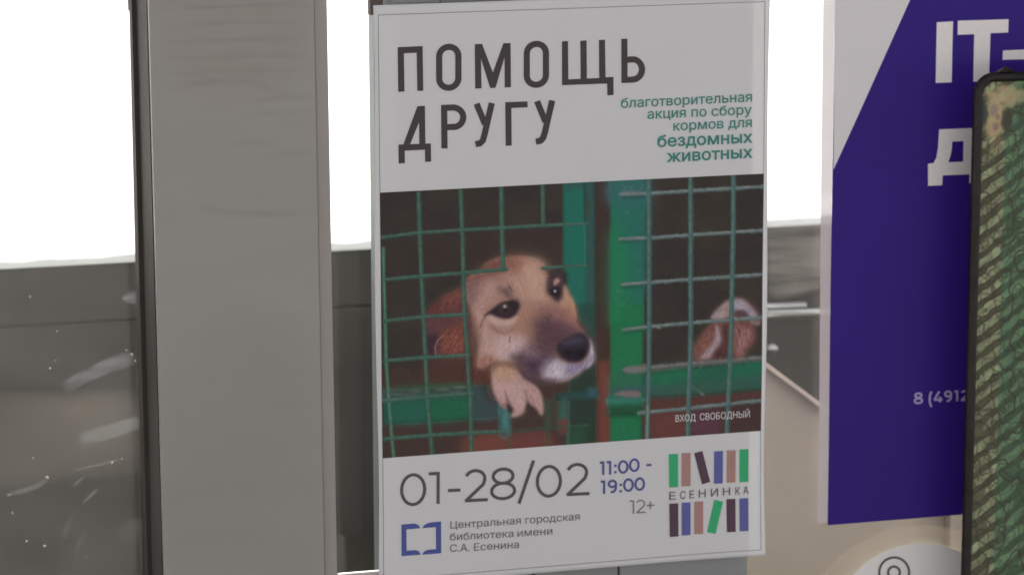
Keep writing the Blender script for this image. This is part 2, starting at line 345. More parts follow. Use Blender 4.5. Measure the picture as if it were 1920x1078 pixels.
    S(ZA((600, 100), (660, 160), (690, 230), (640, 240), (560, 140), (480, 100)), (152, 120, 108), 8, fur=.12, fang=1.3, a=.7)
    # bridge of the nose and dark muzzle
    S(ZA((600, 470), (700, 440), (800, 500), (880, 580), (930, 640), (860, 640), (760, 580), (660, 540)), (138, 105, 98), 10, fur=.12, fang=.8)
    S(ZA((590, 560), (660, 520), (740, 540), (850, 580), (930, 640), (980, 710), (960, 780), (780, 830), (640, 840), (560, 800), (570, 680)), (98, 76, 77), 16, fur=.16, fang=.7)
    S(ZA((600, 580), (700, 545), (800, 590), (880, 650), (820, 720), (740, 800), (640, 830), (560, 800), (580, 690)), (80, 63, 67), 16, fur=.16, fang=.7, a=.9)
    S(ZA((720, 490), (800, 530), (890, 590), (870, 625), (790, 590), (720, 560)), (134, 99, 96), 8, fur=.12, fang=.75, a=.8)
    S(ZA((760, 560), (850, 600), (870, 640), (790, 640), (730, 600)), (92, 68, 76), 8, a=.7)
    S(ZA((400, 860), (420, 815), (520, 790), (640, 800), (700, 850), (640, 900), (610, 1000), (530, 985), (470, 935)), (81, 67, 75), 10, fur=.2, fang=.5, rag=3)
    S(ZA((520, 870), (620, 860), (620, 960), (560, 970)), (68, 56, 70), 10, fur=.2, fang=.5)
    S(ZA((490, 780), (560, 740), (600, 830), (500, 830)), (120, 102, 108), 10, fur=.3, fang=.5, a=.7)
    # white chin
    S(ZA((620, 930), (650, 870), (720, 848), (790, 878), (870, 892), (935, 882), (975, 830), (990, 760), (982, 705), (1000, 745), (1012, 830), (1000, 885), (930, 935), (860, 985), (760, 1016), (640, 1008)), (148, 143, 154), 4.5, fur=.24, fang=1.9, rag=3)
    S(ZA((640, 960), (680, 890), (740, 880), (800, 920), (780, 980), (700, 1000)), (170, 164, 170), 9, fur=.22, fang=1.9)
    S(ZA((960, 860), (988, 770), (985, 715), (1004, 760), (1006, 850), (970, 910)), (172, 168, 176), 4, fur=.12, fang=1.9)
    S(ZA((600, 900), (650, 860), (720, 840), (690, 880), (640, 940), (615, 1000)), (92, 78, 90), 7, fur=.3, fang=1.9, a=.7)
    S(ZA((840, 890), (930, 880), (985, 830), (1000, 860), (930, 925), (840, 965), (800, 950)), (118, 112, 134), 7, fur=.35, fang=1.9, a=.85)
    S(ZA((640, 985), (760, 1000), (860, 975), (920, 935), (860, 985), (760, 1018), (650, 1012)), (124, 104, 112), 3, a=.7)
    # nose
    S(ZA((735, 760), (770, 715), (840, 680), (910, 655), (958, 680), (982, 735), (965, 810), (920, 862), (850, 878), (780, 850), (750, 810)), (48, 43, 50), 4, fur=.1)
    S(ZA((780, 740), (830, 700), (910, 690), (930, 715), (850, 745)), (74, 70, 86), 8, a=.85)
    S(ZA((870, 800), (930, 780), (950, 810), (900, 850)), (36, 33, 38), 5)
    S(ZA((790, 800), (830, 780), (850, 810), (820, 835)), (38, 34, 38), 5)
    # near eye
    S(ZA((295, 315), (340, 320), (385, 310), (400, 370), (420, 400), (445, 410), (450, 470), (420, 450), (390, 400), (350, 375), (310, 345)), (88, 71, 74), 6, fur=.3, fang=1.2, rag=3, a=.85)
    S(ZA((220, 530), (270, 530), (340, 560), (420, 530), (430, 560), (380, 600), (300, 600), (245, 575)), (172, 152, 143), 6)
    S(ZA((195, 525), (250, 475), (320, 428), (400, 410), (445, 425), (452, 468), (425, 520), (370, 548), (300, 540), (240, 515)), (50, 42, 46), 3)
    S(ZA((305, 480), (345, 445), (385, 480), (345, 515)), (70, 58, 53), 5)
    S(ZA((333, 482), (350, 470), (364, 486), (346, 500)), (38, 34, 36), 3)
    S(ZA((332, 457), (345, 444), (358, 457), (346, 468)), (150, 158, 168), 2)
    L(ZA((200, 525), (175, 570), (165, 615)), 3, (96, 72, 68), 2, a=.7)
    L(ZA((240, 600), (290, 645), (355, 660), (410, 625)), 3, (124, 94, 90), 3, a=.7)
    L(ZA((384, 680), (380, 720)), 1.6, (84, 66, 66), 1.2, a=.8)
    # far eye
    S(ZA((660, 300), (672, 225), (720, 195), (780, 220), (808, 270), (795, 330), (775, 405), (742, 420), (695, 385), (662, 350)), (64, 52, 58), 5, fur=.2, rag=2)
    S(ZA((690, 330), (725, 310), (770, 330), (762, 380), (730, 392), (695, 368)), (42, 37, 42), 4)
    S(ZA((712, 270), (735, 248), (760, 262), (740, 290), (718, 298)), (166, 134, 122), 3)
    S(ZA((713, 343), (722, 333), (731, 343), (722, 353)), (170, 178, 180), 1.6)
    S(ZA((795, 310), (835, 380), (870, 440), (880, 530), (850, 540), (810, 470), (770, 440), (785, 380)), (160, 131, 108), 6, fur=.2, fang=1.2)
    S(ZA((805, 470), (850, 500), (882, 560), (850, 570), (800, 520)), (140, 100, 88), 8, a=.8)
    S(ZA((640, 170), (700, 180), (800, 200), (800, 260), (740, 200), (690, 230)), (60, 47, 47), 5, a=.8)
    # left-hand bottom rail, worn paint
    S(ZC((100, 575), (700, 545), (900, 520), (905, 745), (720, 762), (400, 785), (100, 800)), (46, 92, 80), 4, CAGE, sm=False)
    S(ZC((100, 565), (400, 545), (720, 525), (720, 580), (400, 605), (100, 630)), (70, 86, 88), 6, a=.85)
    S(ZC((180, 545), (440, 520), (690, 510), (690, 545), (300, 570)), (52, 74, 56), 7, a=.8)
    S(ZC((180, 660), (400, 630), (400, 770), (190, 780)), (46, 104, 90), 9, a=.8)
    S(ZC((450, 640), (700, 620), (700, 740), (460, 770)), (42, 108, 80), 9, a=.8)
    S(ZC((725, 560), (850, 540), (900, 560), (930, 640), (920, 745), (725, 755)), (64, 82, 88), 6, a=.9)
    S(ZC((860, 500), (1300, 510), (1300, 640), (1200, 640), (880, 640)), (66, 48, 46), 9, 0, a=.9)
    S(ZC((1300, 590), (1590, 555), (1595, 620), (1310, 640)), (50, 82, 80), 4, CAGE, sm=False)
    S(ZC((1530, 545), (1600, 545), (1605, 610), (1535, 612)), (58, 92, 102), 3, CAGE, sm=False)
    S(ZC((1225, 640), (1330, 620), (1330, 800), (1235, 820)), (62, 62, 54), 6, a=.7)
    for x, y in ((200, 590), (330, 572), (520, 560), (640, 545), (280, 600), (600, 575)):
        S(ZC((x-40, y), (x, y-7), (x+45, y-4), (x+5, y+7)), (104, 116, 118), 3, a=.6)
    S(ZC((925, 680), (975, 700), (990, 790), (985, 880), (925, 880), (918, 790)), (62, 116, 118), 4, CAGE)
    S(ZC((950, 700), (975, 720), (970, 830), (945, 820)), (84, 138, 136), 5, a=.8)
    S(ZC((930, 850), (960, 835), (962, 885), (930, 882)), (98, 78, 84), 3, a=.8)
    S(ZC((1340, 640), (1392, 640), (1390, 770), (1335, 780)), (62, 102, 94), 4, CAGE)
    S(ZC((1335, 780), (1390, 770), (1392, 850), (1335, 855)), (108, 74, 76), 4, CAGE)
    # paw over the rail
    S(ZC((862, 440), (878, 398), (960, 378), (1040, 418), (1092, 478), (1170, 530), (1212, 600), (1224, 700), (1205, 736), (1172, 690), (1135, 668), (1112, 640), (1103, 690), (1062, 736), (1003, 748), (1004, 704), (980, 650), (960, 600), (976, 655), (962, 690), (930, 672), (890, 610), (865, 540)), (160, 134, 128), 3, DOG, fur=.14, fang=1.2, rag=1.5)
    S(ZC((870, 400), (960, 385), (1040, 425), (1000, 490), (900, 480)), (164, 136, 112), 8, fur=.1, fang=1.2)
    S(ZC((860, 400), (900, 380), (1000, 375), (1060, 430), (1000, 410), (920, 395), (870, 430)), (110, 80, 68), 5, a=.7)
    S(ZC((900, 520), (1000, 520), (1080, 560), (1080, 680), (1020, 700), (990, 620), (930, 620)), (172, 148, 142), 10, fur=.1, fang=1.3, a=.8)
    L(ZC((955, 570), (970, 620), (990, 660), (1015, 700)), 3, (100, 76, 76), 3, a=.5)
    L(ZC((1098, 560), (1105, 610), (1112, 670)), 3, (108, 84, 82), 3, a=.55)
    L(ZC((1130, 600), (1150, 650), (1165, 690)), 2, (120, 94, 92), 2, a=.6)
    S(ZC((935, 650), (965, 660), (962, 690), (935, 678)), (140, 96, 100), 3, a=.7)
    S(ZC((970, 660), (1005, 690), (998, 720), (975, 700)), (50, 44, 50), 3)
    S(ZC((1110, 655), (1140, 675), (1165, 700), (1120, 700), (1095, 700)), (54, 48, 48), 3, a=.8)
    S(ZC((1040, 380), (1100, 440), (1180, 500), (1300, 505), (1250, 530), (1160, 515), (1080, 470)), (76, 60, 70), 5, a=.8)
    # hinge and blobs on the right-hand door
    S(ZE((200, 625), (290, 580), (400, 575), (436, 610), (432, 715), (340, 740), (215, 742)), (46, 112, 90), 3, CAGE)
    S(ZE((200, 700), (430, 690), (430, 725), (340, 745), (215, 745)), (44, 84, 62), 5, a=.8)
    S(ZE((205, 640), (430, 640), (430, 665), (205, 680)), (64, 128, 122), 5, a=.8)
    S(ZE((235, 610), (300, 585), (390, 580), (425, 605), (410, 632), (300, 628)), (128, 116, 122), 3, a=.95)
    S(ZE((220, 575), (330, 560), (450, 560), (440, 590), (300, 580), (235, 605)), (66, 92, 104), 4, a=.8)
    S(ZE((205, 745), (420, 735), (430, 765), (215, 775)), (40, 74, 56), 5, a=.8)
    S(ZD((288, 165), (330, 150), (400, 152), (440, 172), (410, 185), (300, 190)), (112, 128, 134), 3, CAGE)
    L(ZD((300, 195), (470, 188)), 4, (38, 74, 72), 3, a=.7)
    L(ZD((290, 510), (470, 503)), 4, (36, 78, 70), 3, a=.7)
    L(ZD((305, 842), (470, 830)), 4, (34, 80, 62), 3, a=.7)
    L(ZE((320, 160), (470, 145)), 4, (32, 80, 58), 3, a=.7)
    L(ZE((325, 455), (480, 440)), 5, (36, 78, 60), 3, a=.7)
    for a, b, c in (((330, 150), (320, 120), (300, 110)), ((360, 150), (365, 115), (385, 105)), ((420, 155), (435, 130), (440, 105)), ((300, 160), (305, 130), (318, 120))):
        L(ZD(a, b, c), 1.2, (100, 126, 126), 1, a=.6)
    # wires
    g, h = (55, 87, 77), (78, 104, 96)
    gw = (84, 104, 106); hw = (118, 128, 131)
    for p, w in (((ZB((365, 165), (372, 440), (385, 760), (400, 1060))+ZC((400, 330), (412, 600), (435, 860), (449, 1020))), 5.6),
                 ((ZB((668, 145), (680, 430), (688, 740), (697, 1060))+ZC((690, 250), (702, 500), (714, 600), (719, 860), (722, 1015))), 5.6),
                 (ZB((962, 130), (968, 420), (976, 712)), 6), (ZB((1262, 115), (1265, 392)), 5.6)):
        L(p, w, g, 1.3, WIRE, hi=h, hioff=1, wob=.25)
    L(ZB((108, 560), (112, 780), (122, 1078))+ZC((125, 350), (142, 600), (165, 890), (180, 1040)), 4.4, (62, 100, 84), 1.3, WIRE, hi=(84, 124, 106), wob=.25)
    for p, w in ((ZB((100, 481), (370, 448), (680, 428), (970, 413), (1265, 397), (1572, 384)), 4.6), (ZB((110, 786), (385, 760), (690, 738), (900, 720), (1002, 712)), 4.8),
                 (ZB((1262, 704), (1400, 694), (1572, 684)), 4.6), (ZC((110, 80), (390, 50), (692, 34)), 4.8), (ZC((115, 358), (400, 333), (692, 318)), 5),
                 (ZC((112, 634), (420, 606), (722, 586)), 6), (ZC((112, 902), (440, 876), (720, 858), (960, 850)), 5.2)):
        L(p, w, g, 1.2, WIRE, hi=h, hioff=-1, wob=.35)
    L(ZB((1563, 385), (1567, 560), (1567, 690)), 2.4, (54, 108, 100), 1.4, WIRE)
    L(ZB((1556, 60), (1563, 220), (1568, 384)), 2, (46, 76, 74), 1.2, a=.7)
    L(ZC((985, 880), (985, 990)), 4, (78, 82, 68), 2, WIRE, a=.75); L(ZC((1250, 640), (1250, 960)), 4, (62, 84, 66), 2, WIRE, a=.7)
    L(ZC((1010, 848), (1230, 828), (1535, 803)), 3.4, (58, 78, 66), 1.6, WIRE, a=.85); L(ZC((1400, 800), (1400, 990)), 4, (62, 100, 82), 2, WIRE, a=.6)
    for p in (ZD((288, 172), (480, 166), (780, 147), (1330, 114)), ZD((284, 494), (480, 487), (780, 465), (1330, 429)), ZD((298, 823), (480, 808), (780, 785), (1330, 747)),
              ZE((308, 147), (480, 126), (780, 98), (1325, 56)), ZE((415, 748), (780, 712), (1315, 654))):
        L(p, 5, gw, 1.2, WIRE, hi=hw, hioff=-1, wob=.5)
    L(ZE((318, 436), (480, 425), (780, 395), (1060, 372), (1325, 346)), 9.5, (92, 104, 104), 2, CAGE, hi=(122, 128, 126), hioff=-2, wob=.5)
    S(ZE((312, 440), (345, 410), (420, 408), (470, 425), (440, 455), (340, 462)), (112, 124, 124), 3, CAGE)
    L(ZE((440, 405), (470, 400)), 4, (120, 92, 92), 2, a=.8)
    for x0, y0 in ((560, 132), (625, 110), (1110, 65), (1230, 90), (870, 610), (1065, 520)):
        S(ZE((x0-14, y0-4), (x0, y0-9), (x0+15, y0), (x0, y0+8)), (140, 148, 140), 2, a=.55)
    for p in (ZD((487, 55), (490, 500), (490, 800))+ZE((490, 100), (487, 500), (481, 700), (474, 960)), ZD((787, 35), (790, 500), (788, 780))+ZE((790, 100), (784, 400), (775, 600), (768, 930)),
              ZD((1097, 20), (1095, 450), (1088, 780))+ZE((1082, 100), (1070, 450), (1060, 660), (1050, 915))):
        L(p, 6.2, (64, 94, 94), 1.3, WIRE, hi=(88, 114, 112), hioff=1.2, wob=.25)
    L(ZE((480, 700), (474, 960)), 4, (128, 140, 130), 1.4, a=.6)
    L(ZE((800, 555), (880, 612)), 1.5, (108, 128, 118), 1, a=.7); L(ZE((820, 470), (870, 400)), 1.3, (100, 122, 112), 1, a=.6)
    cv.c[cv.lab == WIRE] *= (.94, .89, .89); cv.c[cv.lab == CAGE] *= (.88, .80, .80); cv.c[cv.lab == DOG] *= (.96, .915, .945); cv.c[cv.lab == DOG2] *= (.88, .92, .96)
    # printer grain
    cv.c *= (1+.05*vnoise(X/1.7, Y/1.7, 31)+.05*vnoise(X/4, Y/4, 32))[..., None]
    return np.clip(cv.c, 18, 255), cv.lab
# ================================================================= ground, wall, railing behind the glass
M_snow = mat('snow', (.80, .81, .83), .8, .3, var=.05, vscale=1.2, bump=.4, bscale=8)
M_unseen_pave = mat('unseen_paving', (.27, .26, .25), .8, .3, var=.25, vscale=6)
M_clad = mat('wall_cladding', (.030, .026, .023), .6, .4, var=.14, vscale=6, stretch=(6, 1, .35))
M_clad2 = mat('wall_foot', (.030, .026, .023), .7, .35, var=.15, vscale=9)
M_cap = mat('wall_coping', (.12, .115, .11), .8, .3, var=.3, vscale=30)
M_post = mat('grey_painted_metal', (.315, .307, .282), .42, .45, var=.03, vscale=5, stretch=(1, 1, 7), bump=.04, bscale=500)
M_post2 = mat('pale_grey_painted_metal', (.245, .262, .255), .45, .45, var=.03, vscale=5)
M_side = mat('dark_gasket', (.050, .045, .038), .6, .3, var=.12, vscale=20, stretch=(1, 1, .1))
M_beige = mat('beige_painted_panel', (.36, .29, .25), .6, .35, var=.06, vscale=7)
M_trim = mat('beige_trim', (.52, .41, .36), .5, .4)
M_steel = mat('polished_steel', (.9, .9, .9), .3, .5, metal=1)
M_glass = mat_glass('window_glass', .036)

YW = .50
def grid_sheet(name, x0, x1, y0, y1, n, m, z, amp, mt, kind, seed):
    xs = np.linspace(x0, x1, n); ys = np.linspace(y0, y1, m); XX, YY = np.meshgrid(xs, ys)
    ZZ = z+amp*(vnoise(XX/3+9, YY/3+9, seed)+.4*vnoise(XX/.9, YY/.9, seed+1)) if amp else z+0*XX
    v = np.stack([XX, YY, ZZ], -1).reshape(-1, 3)
    f = [(j*n+i, j*n+i+1, (j+1)*n+i+1, (j+1)*n+i) for j in range(m-1) for i in range(n-1)]
    return tag(mesh(name, v, f, mt, smooth=True), kind=kind)
grid_sheet('ground', -900, 900, -900, 900, 2, 2, -.03, 0, M_snow, 'structure', 3)
grid_sheet('snow_field', -30, 40, YW+.25, 60, 90, 90, -.004, .05, M_snow, 'structure', 5)
grid_sheet('unseen_pavement', -12, 12, -14, YW+.2, 2, 2, .0, 0, M_unseen_pave, 'structure', 7)  # unseen paving in front, built instead of snow to temper bounced light

# low dark wall
zt = float(U(258, 476, YW)[2])
zs = float(U(60, 611, YW)[2]); zl = float(U(60, 1030, YW)[2])-.30
wb = (0.3, YW, 0)
wall = empty('low_wall', wb, 'low dark brown panelled wall standing behind the glass, against the bright snow', 'wall')
MB().box(-3, 4, YW, YW+.12, zs+.0007, zt-.006).build('upper_panel', M_clad, wall, bevel=.0015)
MB().box(-3, 4, YW+.001, YW+.12, .0, zs-.0007).build('lower_panel', M_clad2, wall, bevel=.0015)
xs = np.linspace(-3, 4, 900); top = zt+.0022*vnoise(xs*45, xs*0, 8)+.0015*vnoise(xs*150, xs*0+3, 9)
v = []; f = []
for i, (x, t) in enumerate(zip(xs, top)):
    v += [(x, YW-.004, zt-.006), (x, YW-.004, t-.001), (x, YW+.004, t), (x, YW+.118, t), (x, YW+.124, zt-.006)]
    if i: f += [(5*i-5+k, 5*i-4+k, 5*i+1+k, 5*i+k) for k in range(4)]
mesh('snow_cap', v, f, M_snow, wall, smooth=True)

# railing: two steel bars in front of the wall, right of the poster
rail = empty('handrail', (float(U(1500, 585, YW-.06)[0]), YW-.06, 0), 'two thin polished steel rails in front of the dark wall, between both posters', 'handrail')
a, b = U(1150, 587, YW-.06), U(1510, 572.5, YW-.06); MB().tube([a, b], .0034, 14).build('rail', M_steel, rail, smooth=True)
a, b = U(1150, 603, YW-.05), U(1640, 581, YW-.05); MB().tube([a, b], .0044, 14).build('rail', M_steel, rail, smooth=True)
for px in (1180, 1400):
    q = U(px, 594, YW-.055); MB().box(q[0]-.004, q[0]+.004, YW-.054, YW, q[2]-.012, q[2]+.012).build('bracket', M_steel, rail)
q = U(1449, 654, YW-.02)
knob = MB()
for k in range(1): knob.tube([(q[0], YW-.022, q[2]), (q[0], YW, q[2])], .0042, 14)
tag(knob.build('bolt', M_steel, base=(q[0], YW, q[2]), smooth=True), 'small shiny steel bolt head on the dark wall below the steel rails', 'bolt')

# sloping beige ramp side
YB = .22
pts = [U(1120, 452, YB), U(1443, 690, YB), U(1540, 762, YB), U(1990, 1096, YB)]
pts = [(p[0], p[2]) for p in pts]; pts[0] = (pts[1][0]-.14, pts[1][1]+.14*.75)
zb = 0.0
ramp = empty('ramp_side', (pts[1][0], YB, 0), 'beige sloping ramp side with a pale top edge, behind the blue-violet poster', 'ramp')
MB().slab([(pts[0][0], zb), (pts[3][0], zb)]+[pts[3], pts[2], pts[1], pts[0]], YB, YB+.10).build('panel', M_beige, ramp)
n = np.array((pts[2][1]-pts[1][1], pts[1][0]-pts[2][0])); n = n/np.linalg.norm(n)*(-.0016 if n[1] < 0 else .0016)
tr = [np.array(pts[0])+n*1.2, np.array(pts[1])+n*1.2, np.array(pts[2])+n*1.2, np.array(pts[3])+n*1.2]
lo = [np.array(p)-n*.9 for p in pts]
MB().slab([tuple(p) for p in lo]+[tuple(p) for p in tr[::-1]], YB-.006, YB+.104).build('top_edge', M_trim, ramp)
# second, set-back board closing the ramp on the right
q0, q1 = U(1781, 1000, YB-.012), U(1990, 1000, YB-.012)
MB().box(q0[0], q1[0]+.1, YB-.012, YB-.002, 0, float(U(1781, 900, YB)[2])).build('side_board', M_beige, ramp, bevel=.001)

# ================================================================= glazed partition: posts, sill, panes
zlo, zhi = .55, 2.10
part = empty('glazed_partition', (0, .03, .0), 'grey metal window partition with glass panes, carrying the posters', 'window')
def xline(p0, p1, y):
    a, b = U(p0[0], p0[1], y), U(p1[0], p1[1], y); t = (b[0]-a[0])/(b[2]-a[2]); return a[0], a[2], t
# wide left-hand post: front skin, stepped bead on its right, deep dark flank on its left
x0, zc, t0 = xline((279, 0), (309, 1078), 0.0); x1, _, t1 = xline((589, 0), (629-20, 1078), 0.0); x2, _, t2 = xline((613, 0), (632, 1078), .004)
zz = float(U(300, 539)[2]); tl = (t0+t1)/2
xa = x0+t0*(zz-zc); xb = x1+t1*(zz-float(U(589, 0)[2])); xc = x2+t2*(zz-float(U(613, 0, .004)[2]))
MB().prism([(xa, 0), (xb, 0), (xb, .01), (xb, .060), (xa+.004, .060), (xa+.004, .006), (xa, .006)], 0, zhi, tl, zz).build('post', M_post, part, bevel=.0008)
M_bead = mat('pale_painted_bead', (.34, .31, .288), .42, .45, var=.03, vscale=5, stretch=(1, 1, 6))
o = MB().prism([(xb+.0006, .0035), (xc, .0035), (xc, .055), (xb+.0006, .055)], 0, zhi, tl, zz).build('glazing_bead', M_bead, part, bevel=.0006)
MB().prism([(xa-.0005, .0065), (xa+.0035, .0065), (xa+.0035, .045), (xa-.0005, .045)], 0, zhi, tl, zz).build('gasket', M_side, part)
MB().prism([(xa-.0035, .046), (xa+.0035, .046), (xa+.0035, .060), (xa-.0035, .060)], 0, zhi, tl, zz).build('gasket', M_side, part)
# door post behind the white poster
y2 = .006
def xz(px, y=y2): return float(U(px, 539, y)[0])
MB().prism([(xz(742), y2), (xz(829), y2), (xz(829), y2+.07), (xz(742), y2+.07)], 0, zhi).build('post', M_post2, part, bevel=.0008)
MB().prism([(xz(831), y2+.002), (xz(997), y2+.002), (xz(997), y2+.06), (xz(831), y2+.06)], 0, zhi).build('post', M_post2, part, bevel=.0008)
MB().prism([(xz(997), y2+.012), (xz(1004), y2+.012), (xz(1004), y2+.06), (xz(997), y2+.06)], 0, zhi).build('gasket', M_side, part)
MB().prism([(xz(1004), y2+.002), (xz(1162), y2+.002), (xz(1162), y2+.06), (xz(1004), y2+.06)], 0, zhi).build('post', M_post2, part, bevel=.0008)
MB().prism([(xz(1164), y2), (xz(1406), y2), (xz(1406), y2+.07), (xz(1164), y2+.07)], 0, zhi).build('post', M_post2, part, bevel=.0008)
MB().prism([(xz(713), y2+.02), (xz(737), y2+.02), (xz(737), y2+.027), (xz(713), y2+.027)], float(U(720, 30, .02)[2]), zhi).build('gasket', mat('brown_gasket', (.16, .125, .11), .6, .3), part)
# sill with bright upper edge at the foot of the narrow gap
zsill = float(U(670, 1069, .01)[2])
MB().box(xc+.0005+tl*(zsill-zz), xz(742), .004, .0085, zsill-.12, zsill).build('sill', mat('sill_paint', (.5, .45, .42), .35, .5), part, bevel=.0012)
# panes
yg = .045
yl = .0545
gl = MB().box(-2.2, xa-.0045, yl, yl+.004, .05, zhi).build('glass_pane', M_glass, part)
M_clean = mat_glass('cleaner_window_glass', .012)
gm = MB().box(xc+.001, xz(742), yg+.012, yg+.016, zsill-.1, zhi).build('glass_pane', M_clean, part)
gr = MB().box(xz(1406)+.001, 2.4, yg, yg+.004, .05, zhi).build('glass_pane', M_clean, part)
def patch(name, ring, y, mt, parent, soft=.35, jit=0, seed=1):
    """blob on the glass, full in its middle and fading out to its rim"""
    rs = random.Random(seed); c = np.mean([np.array(p) for p in ring], 0); v = []; cov = []
    rp = smooth_loop(ring, 6); n = len(rp)
    for k, (s, a) in enumerate(((1.0, 0), (1-soft*.5, .75), (1-soft, 1), (.02, 1))):
        for p in rp:
            q = c+(p-c)*s*(1+jit*rs.uniform(-1, 1)); v.append(U(q[0], q[1], y)); cov.append(a)
    f = [(k*n+i, k*n+(i+1) % n, (k+1)*n+(i+1) % n, (k+1)*n+i) for k in range(3) for i in range(n)]+[tuple(range(3*n, 4*n))]
    o = mesh(name, v, f, mt, parent); a = o.data.attributes.new('cover', 'FLOAT', 'POINT'); a.data.foreach_set('value', cov); return o
def ZL(*p): return [(x/2.004, 540+y/2.004) for x, y in p]
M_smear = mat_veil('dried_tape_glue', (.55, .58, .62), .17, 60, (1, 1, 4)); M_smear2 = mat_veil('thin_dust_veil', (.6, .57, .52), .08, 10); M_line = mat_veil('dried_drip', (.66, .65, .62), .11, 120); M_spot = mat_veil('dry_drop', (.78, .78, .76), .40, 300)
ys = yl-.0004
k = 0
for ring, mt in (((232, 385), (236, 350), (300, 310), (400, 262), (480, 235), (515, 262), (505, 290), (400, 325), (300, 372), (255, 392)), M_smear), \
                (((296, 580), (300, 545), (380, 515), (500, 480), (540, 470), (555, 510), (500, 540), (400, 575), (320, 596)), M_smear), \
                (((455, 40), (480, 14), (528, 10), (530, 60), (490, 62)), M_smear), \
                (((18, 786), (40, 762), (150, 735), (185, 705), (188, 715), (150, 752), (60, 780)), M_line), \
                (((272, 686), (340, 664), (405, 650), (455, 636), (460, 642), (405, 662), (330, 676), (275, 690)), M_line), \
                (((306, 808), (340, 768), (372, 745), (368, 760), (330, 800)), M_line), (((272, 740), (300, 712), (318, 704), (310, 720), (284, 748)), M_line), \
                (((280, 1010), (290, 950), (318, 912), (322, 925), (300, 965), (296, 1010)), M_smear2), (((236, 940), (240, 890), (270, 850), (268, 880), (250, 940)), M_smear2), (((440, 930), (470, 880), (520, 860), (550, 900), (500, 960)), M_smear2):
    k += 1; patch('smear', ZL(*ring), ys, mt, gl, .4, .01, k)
patch('reflection_veil', ZL((-90, 410), (200, 385), (420, 372), (520, 395), (548, 560), (552, 700), (300, 728), (-90, 745)), ys-.0004, mat_veil('reflection_veil', (.60, .53, .46), .11, 6), gl, .38)  # pale brown band: a reflection in the pane, painted as a veil
dots = MB(); cov = []
rs = random.Random(7)
spec = [(57, 556, 2.4), (24, 961, 2.4), (50, 1014, 2.6), (84, 1022, 3.0), (148, 1065, 2), (210, 866, 4.2), (88, 894, 3.2), (17, 927, 3), (247, 664, 3), (237, 656, 2), (254, 676, 2), (107, 621, 1.4), (94, 690, 2), (104, 676, 1.5), (21, 838, 2), (62, 858, 1.4), (117, 849, 1.4), (30, 775, 1.4), (229, 860, 2.2), (162, 1044, 1.3)]
spec += [(rs.uniform(0, 262), rs.uniform(490, 1078), rs.choice((.35, .4, .5, .5, .8))) for _ in range(70)]
spec += [(rs.uniform(640, 705), rs.uniform(470, 1060), rs.choice((.6, .7))) for _ in range(14)]
for x, y, r in spec:
    if x > 300: continue
    r *= .85
    e = rs.uniform(.7, 1.5); an = rs.uniform(0, 3); ring = [U(x+r*(math.cos(t)*math.cos(an)-e*math.sin(t)*math.sin(an)), y+r*(math.cos(t)*math.sin(an)+e*math.sin(t)*math.cos(an)), ys-.0008) for t in np.linspace(0, 2*math.pi, 9)[:-1]]
    dots.add(ring, [tuple(range(8))])
o = dots.build('dust', M_spot, gl); o['kind'] = 'stuff'
a = o.data.attributes.new('cover', 'FLOAT', 'POINT'); a.data.foreach_set('value', [1.0]*len(o.data.vertices))
dots = MB()
ys = yg-.0004
for x, y, r in [(1489, 916, 1.4), (1491, 933, 1.6), (1461, 955, 1.2), (1518, 781, 1.3), (1477, 694, 1), (1497, 600, .8)]+[(rs.uniform(1446, 1550), rs.uniform(700, 1078), rs.uniform(.5, .8)) for _ in range(24)]:
    dots.add([U(x+r*math.cos(t), y+r*math.sin(t), ys) for t in np.linspace(0, 2*math.pi, 8)[:-1]], [tuple(range(7))])
o = dots.build('dust', M_spot, gr); o['kind'] = 'stuff'
a = o.data.attributes.new('cover', 'FLOAT', 'POINT'); a.data.foreach_set('value', [1.0]*len(o.data.vertices))

post_ = part.children[0]
patch('reflection_veil', [(283, -60), (596, -60), (598, 60), (560, 190), (420, 235), (300, 215), (284, 120)], -.0004, mat_veil('post_reflection', (.66, .57, .50), .17, 12, (1, 1, 5)), part, .55, .01, 31)  # warm, brighter top of the post: a reflection painted as a translucent veil
patch('reflection_veil', [(300, 620), (592, 600), (604, 1120), (308, 1120)], -.0004, mat_veil('post_reflection_cool', (.42, .44, .40), .10, 8), part, .4, .01, 32)  # cooler reflected tone, painted over the lower half of the post
M_reflection = mat_veil('post_reflection_dark', (.15, .14, .135), .075, 40, (1, 1, 3), .0)  # dark reflections on the post, painted as translucent strokes
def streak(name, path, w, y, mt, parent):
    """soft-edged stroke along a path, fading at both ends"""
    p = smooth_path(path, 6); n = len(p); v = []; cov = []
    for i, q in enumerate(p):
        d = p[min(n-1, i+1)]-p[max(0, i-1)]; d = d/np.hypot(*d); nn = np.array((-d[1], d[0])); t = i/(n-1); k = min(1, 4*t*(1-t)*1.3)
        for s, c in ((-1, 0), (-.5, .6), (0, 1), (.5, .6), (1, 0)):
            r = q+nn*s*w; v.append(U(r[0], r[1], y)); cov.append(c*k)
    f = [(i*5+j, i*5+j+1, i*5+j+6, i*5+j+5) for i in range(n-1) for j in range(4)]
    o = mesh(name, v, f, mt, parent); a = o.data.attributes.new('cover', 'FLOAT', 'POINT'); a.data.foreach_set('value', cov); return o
def smooth_path(pts, n):
    q = np.array(pts, float); q = np.vstack([2*q[0]-q[1], q, 2*q[-1]-q[-2]]); out = []
    for i in range(1, len(q)-2):
        p0, p1, p2, p3 = q[i-1:i+3]
        for k in range(n):
            t = k/n; out.append(.5*((2*p1)+(p2-p0)*t+(2*p0-5*p1+4*p2-p3)*t*t+(3*p1-p0-3*p2+p3)*t**3))
    return out+[q[-2]]
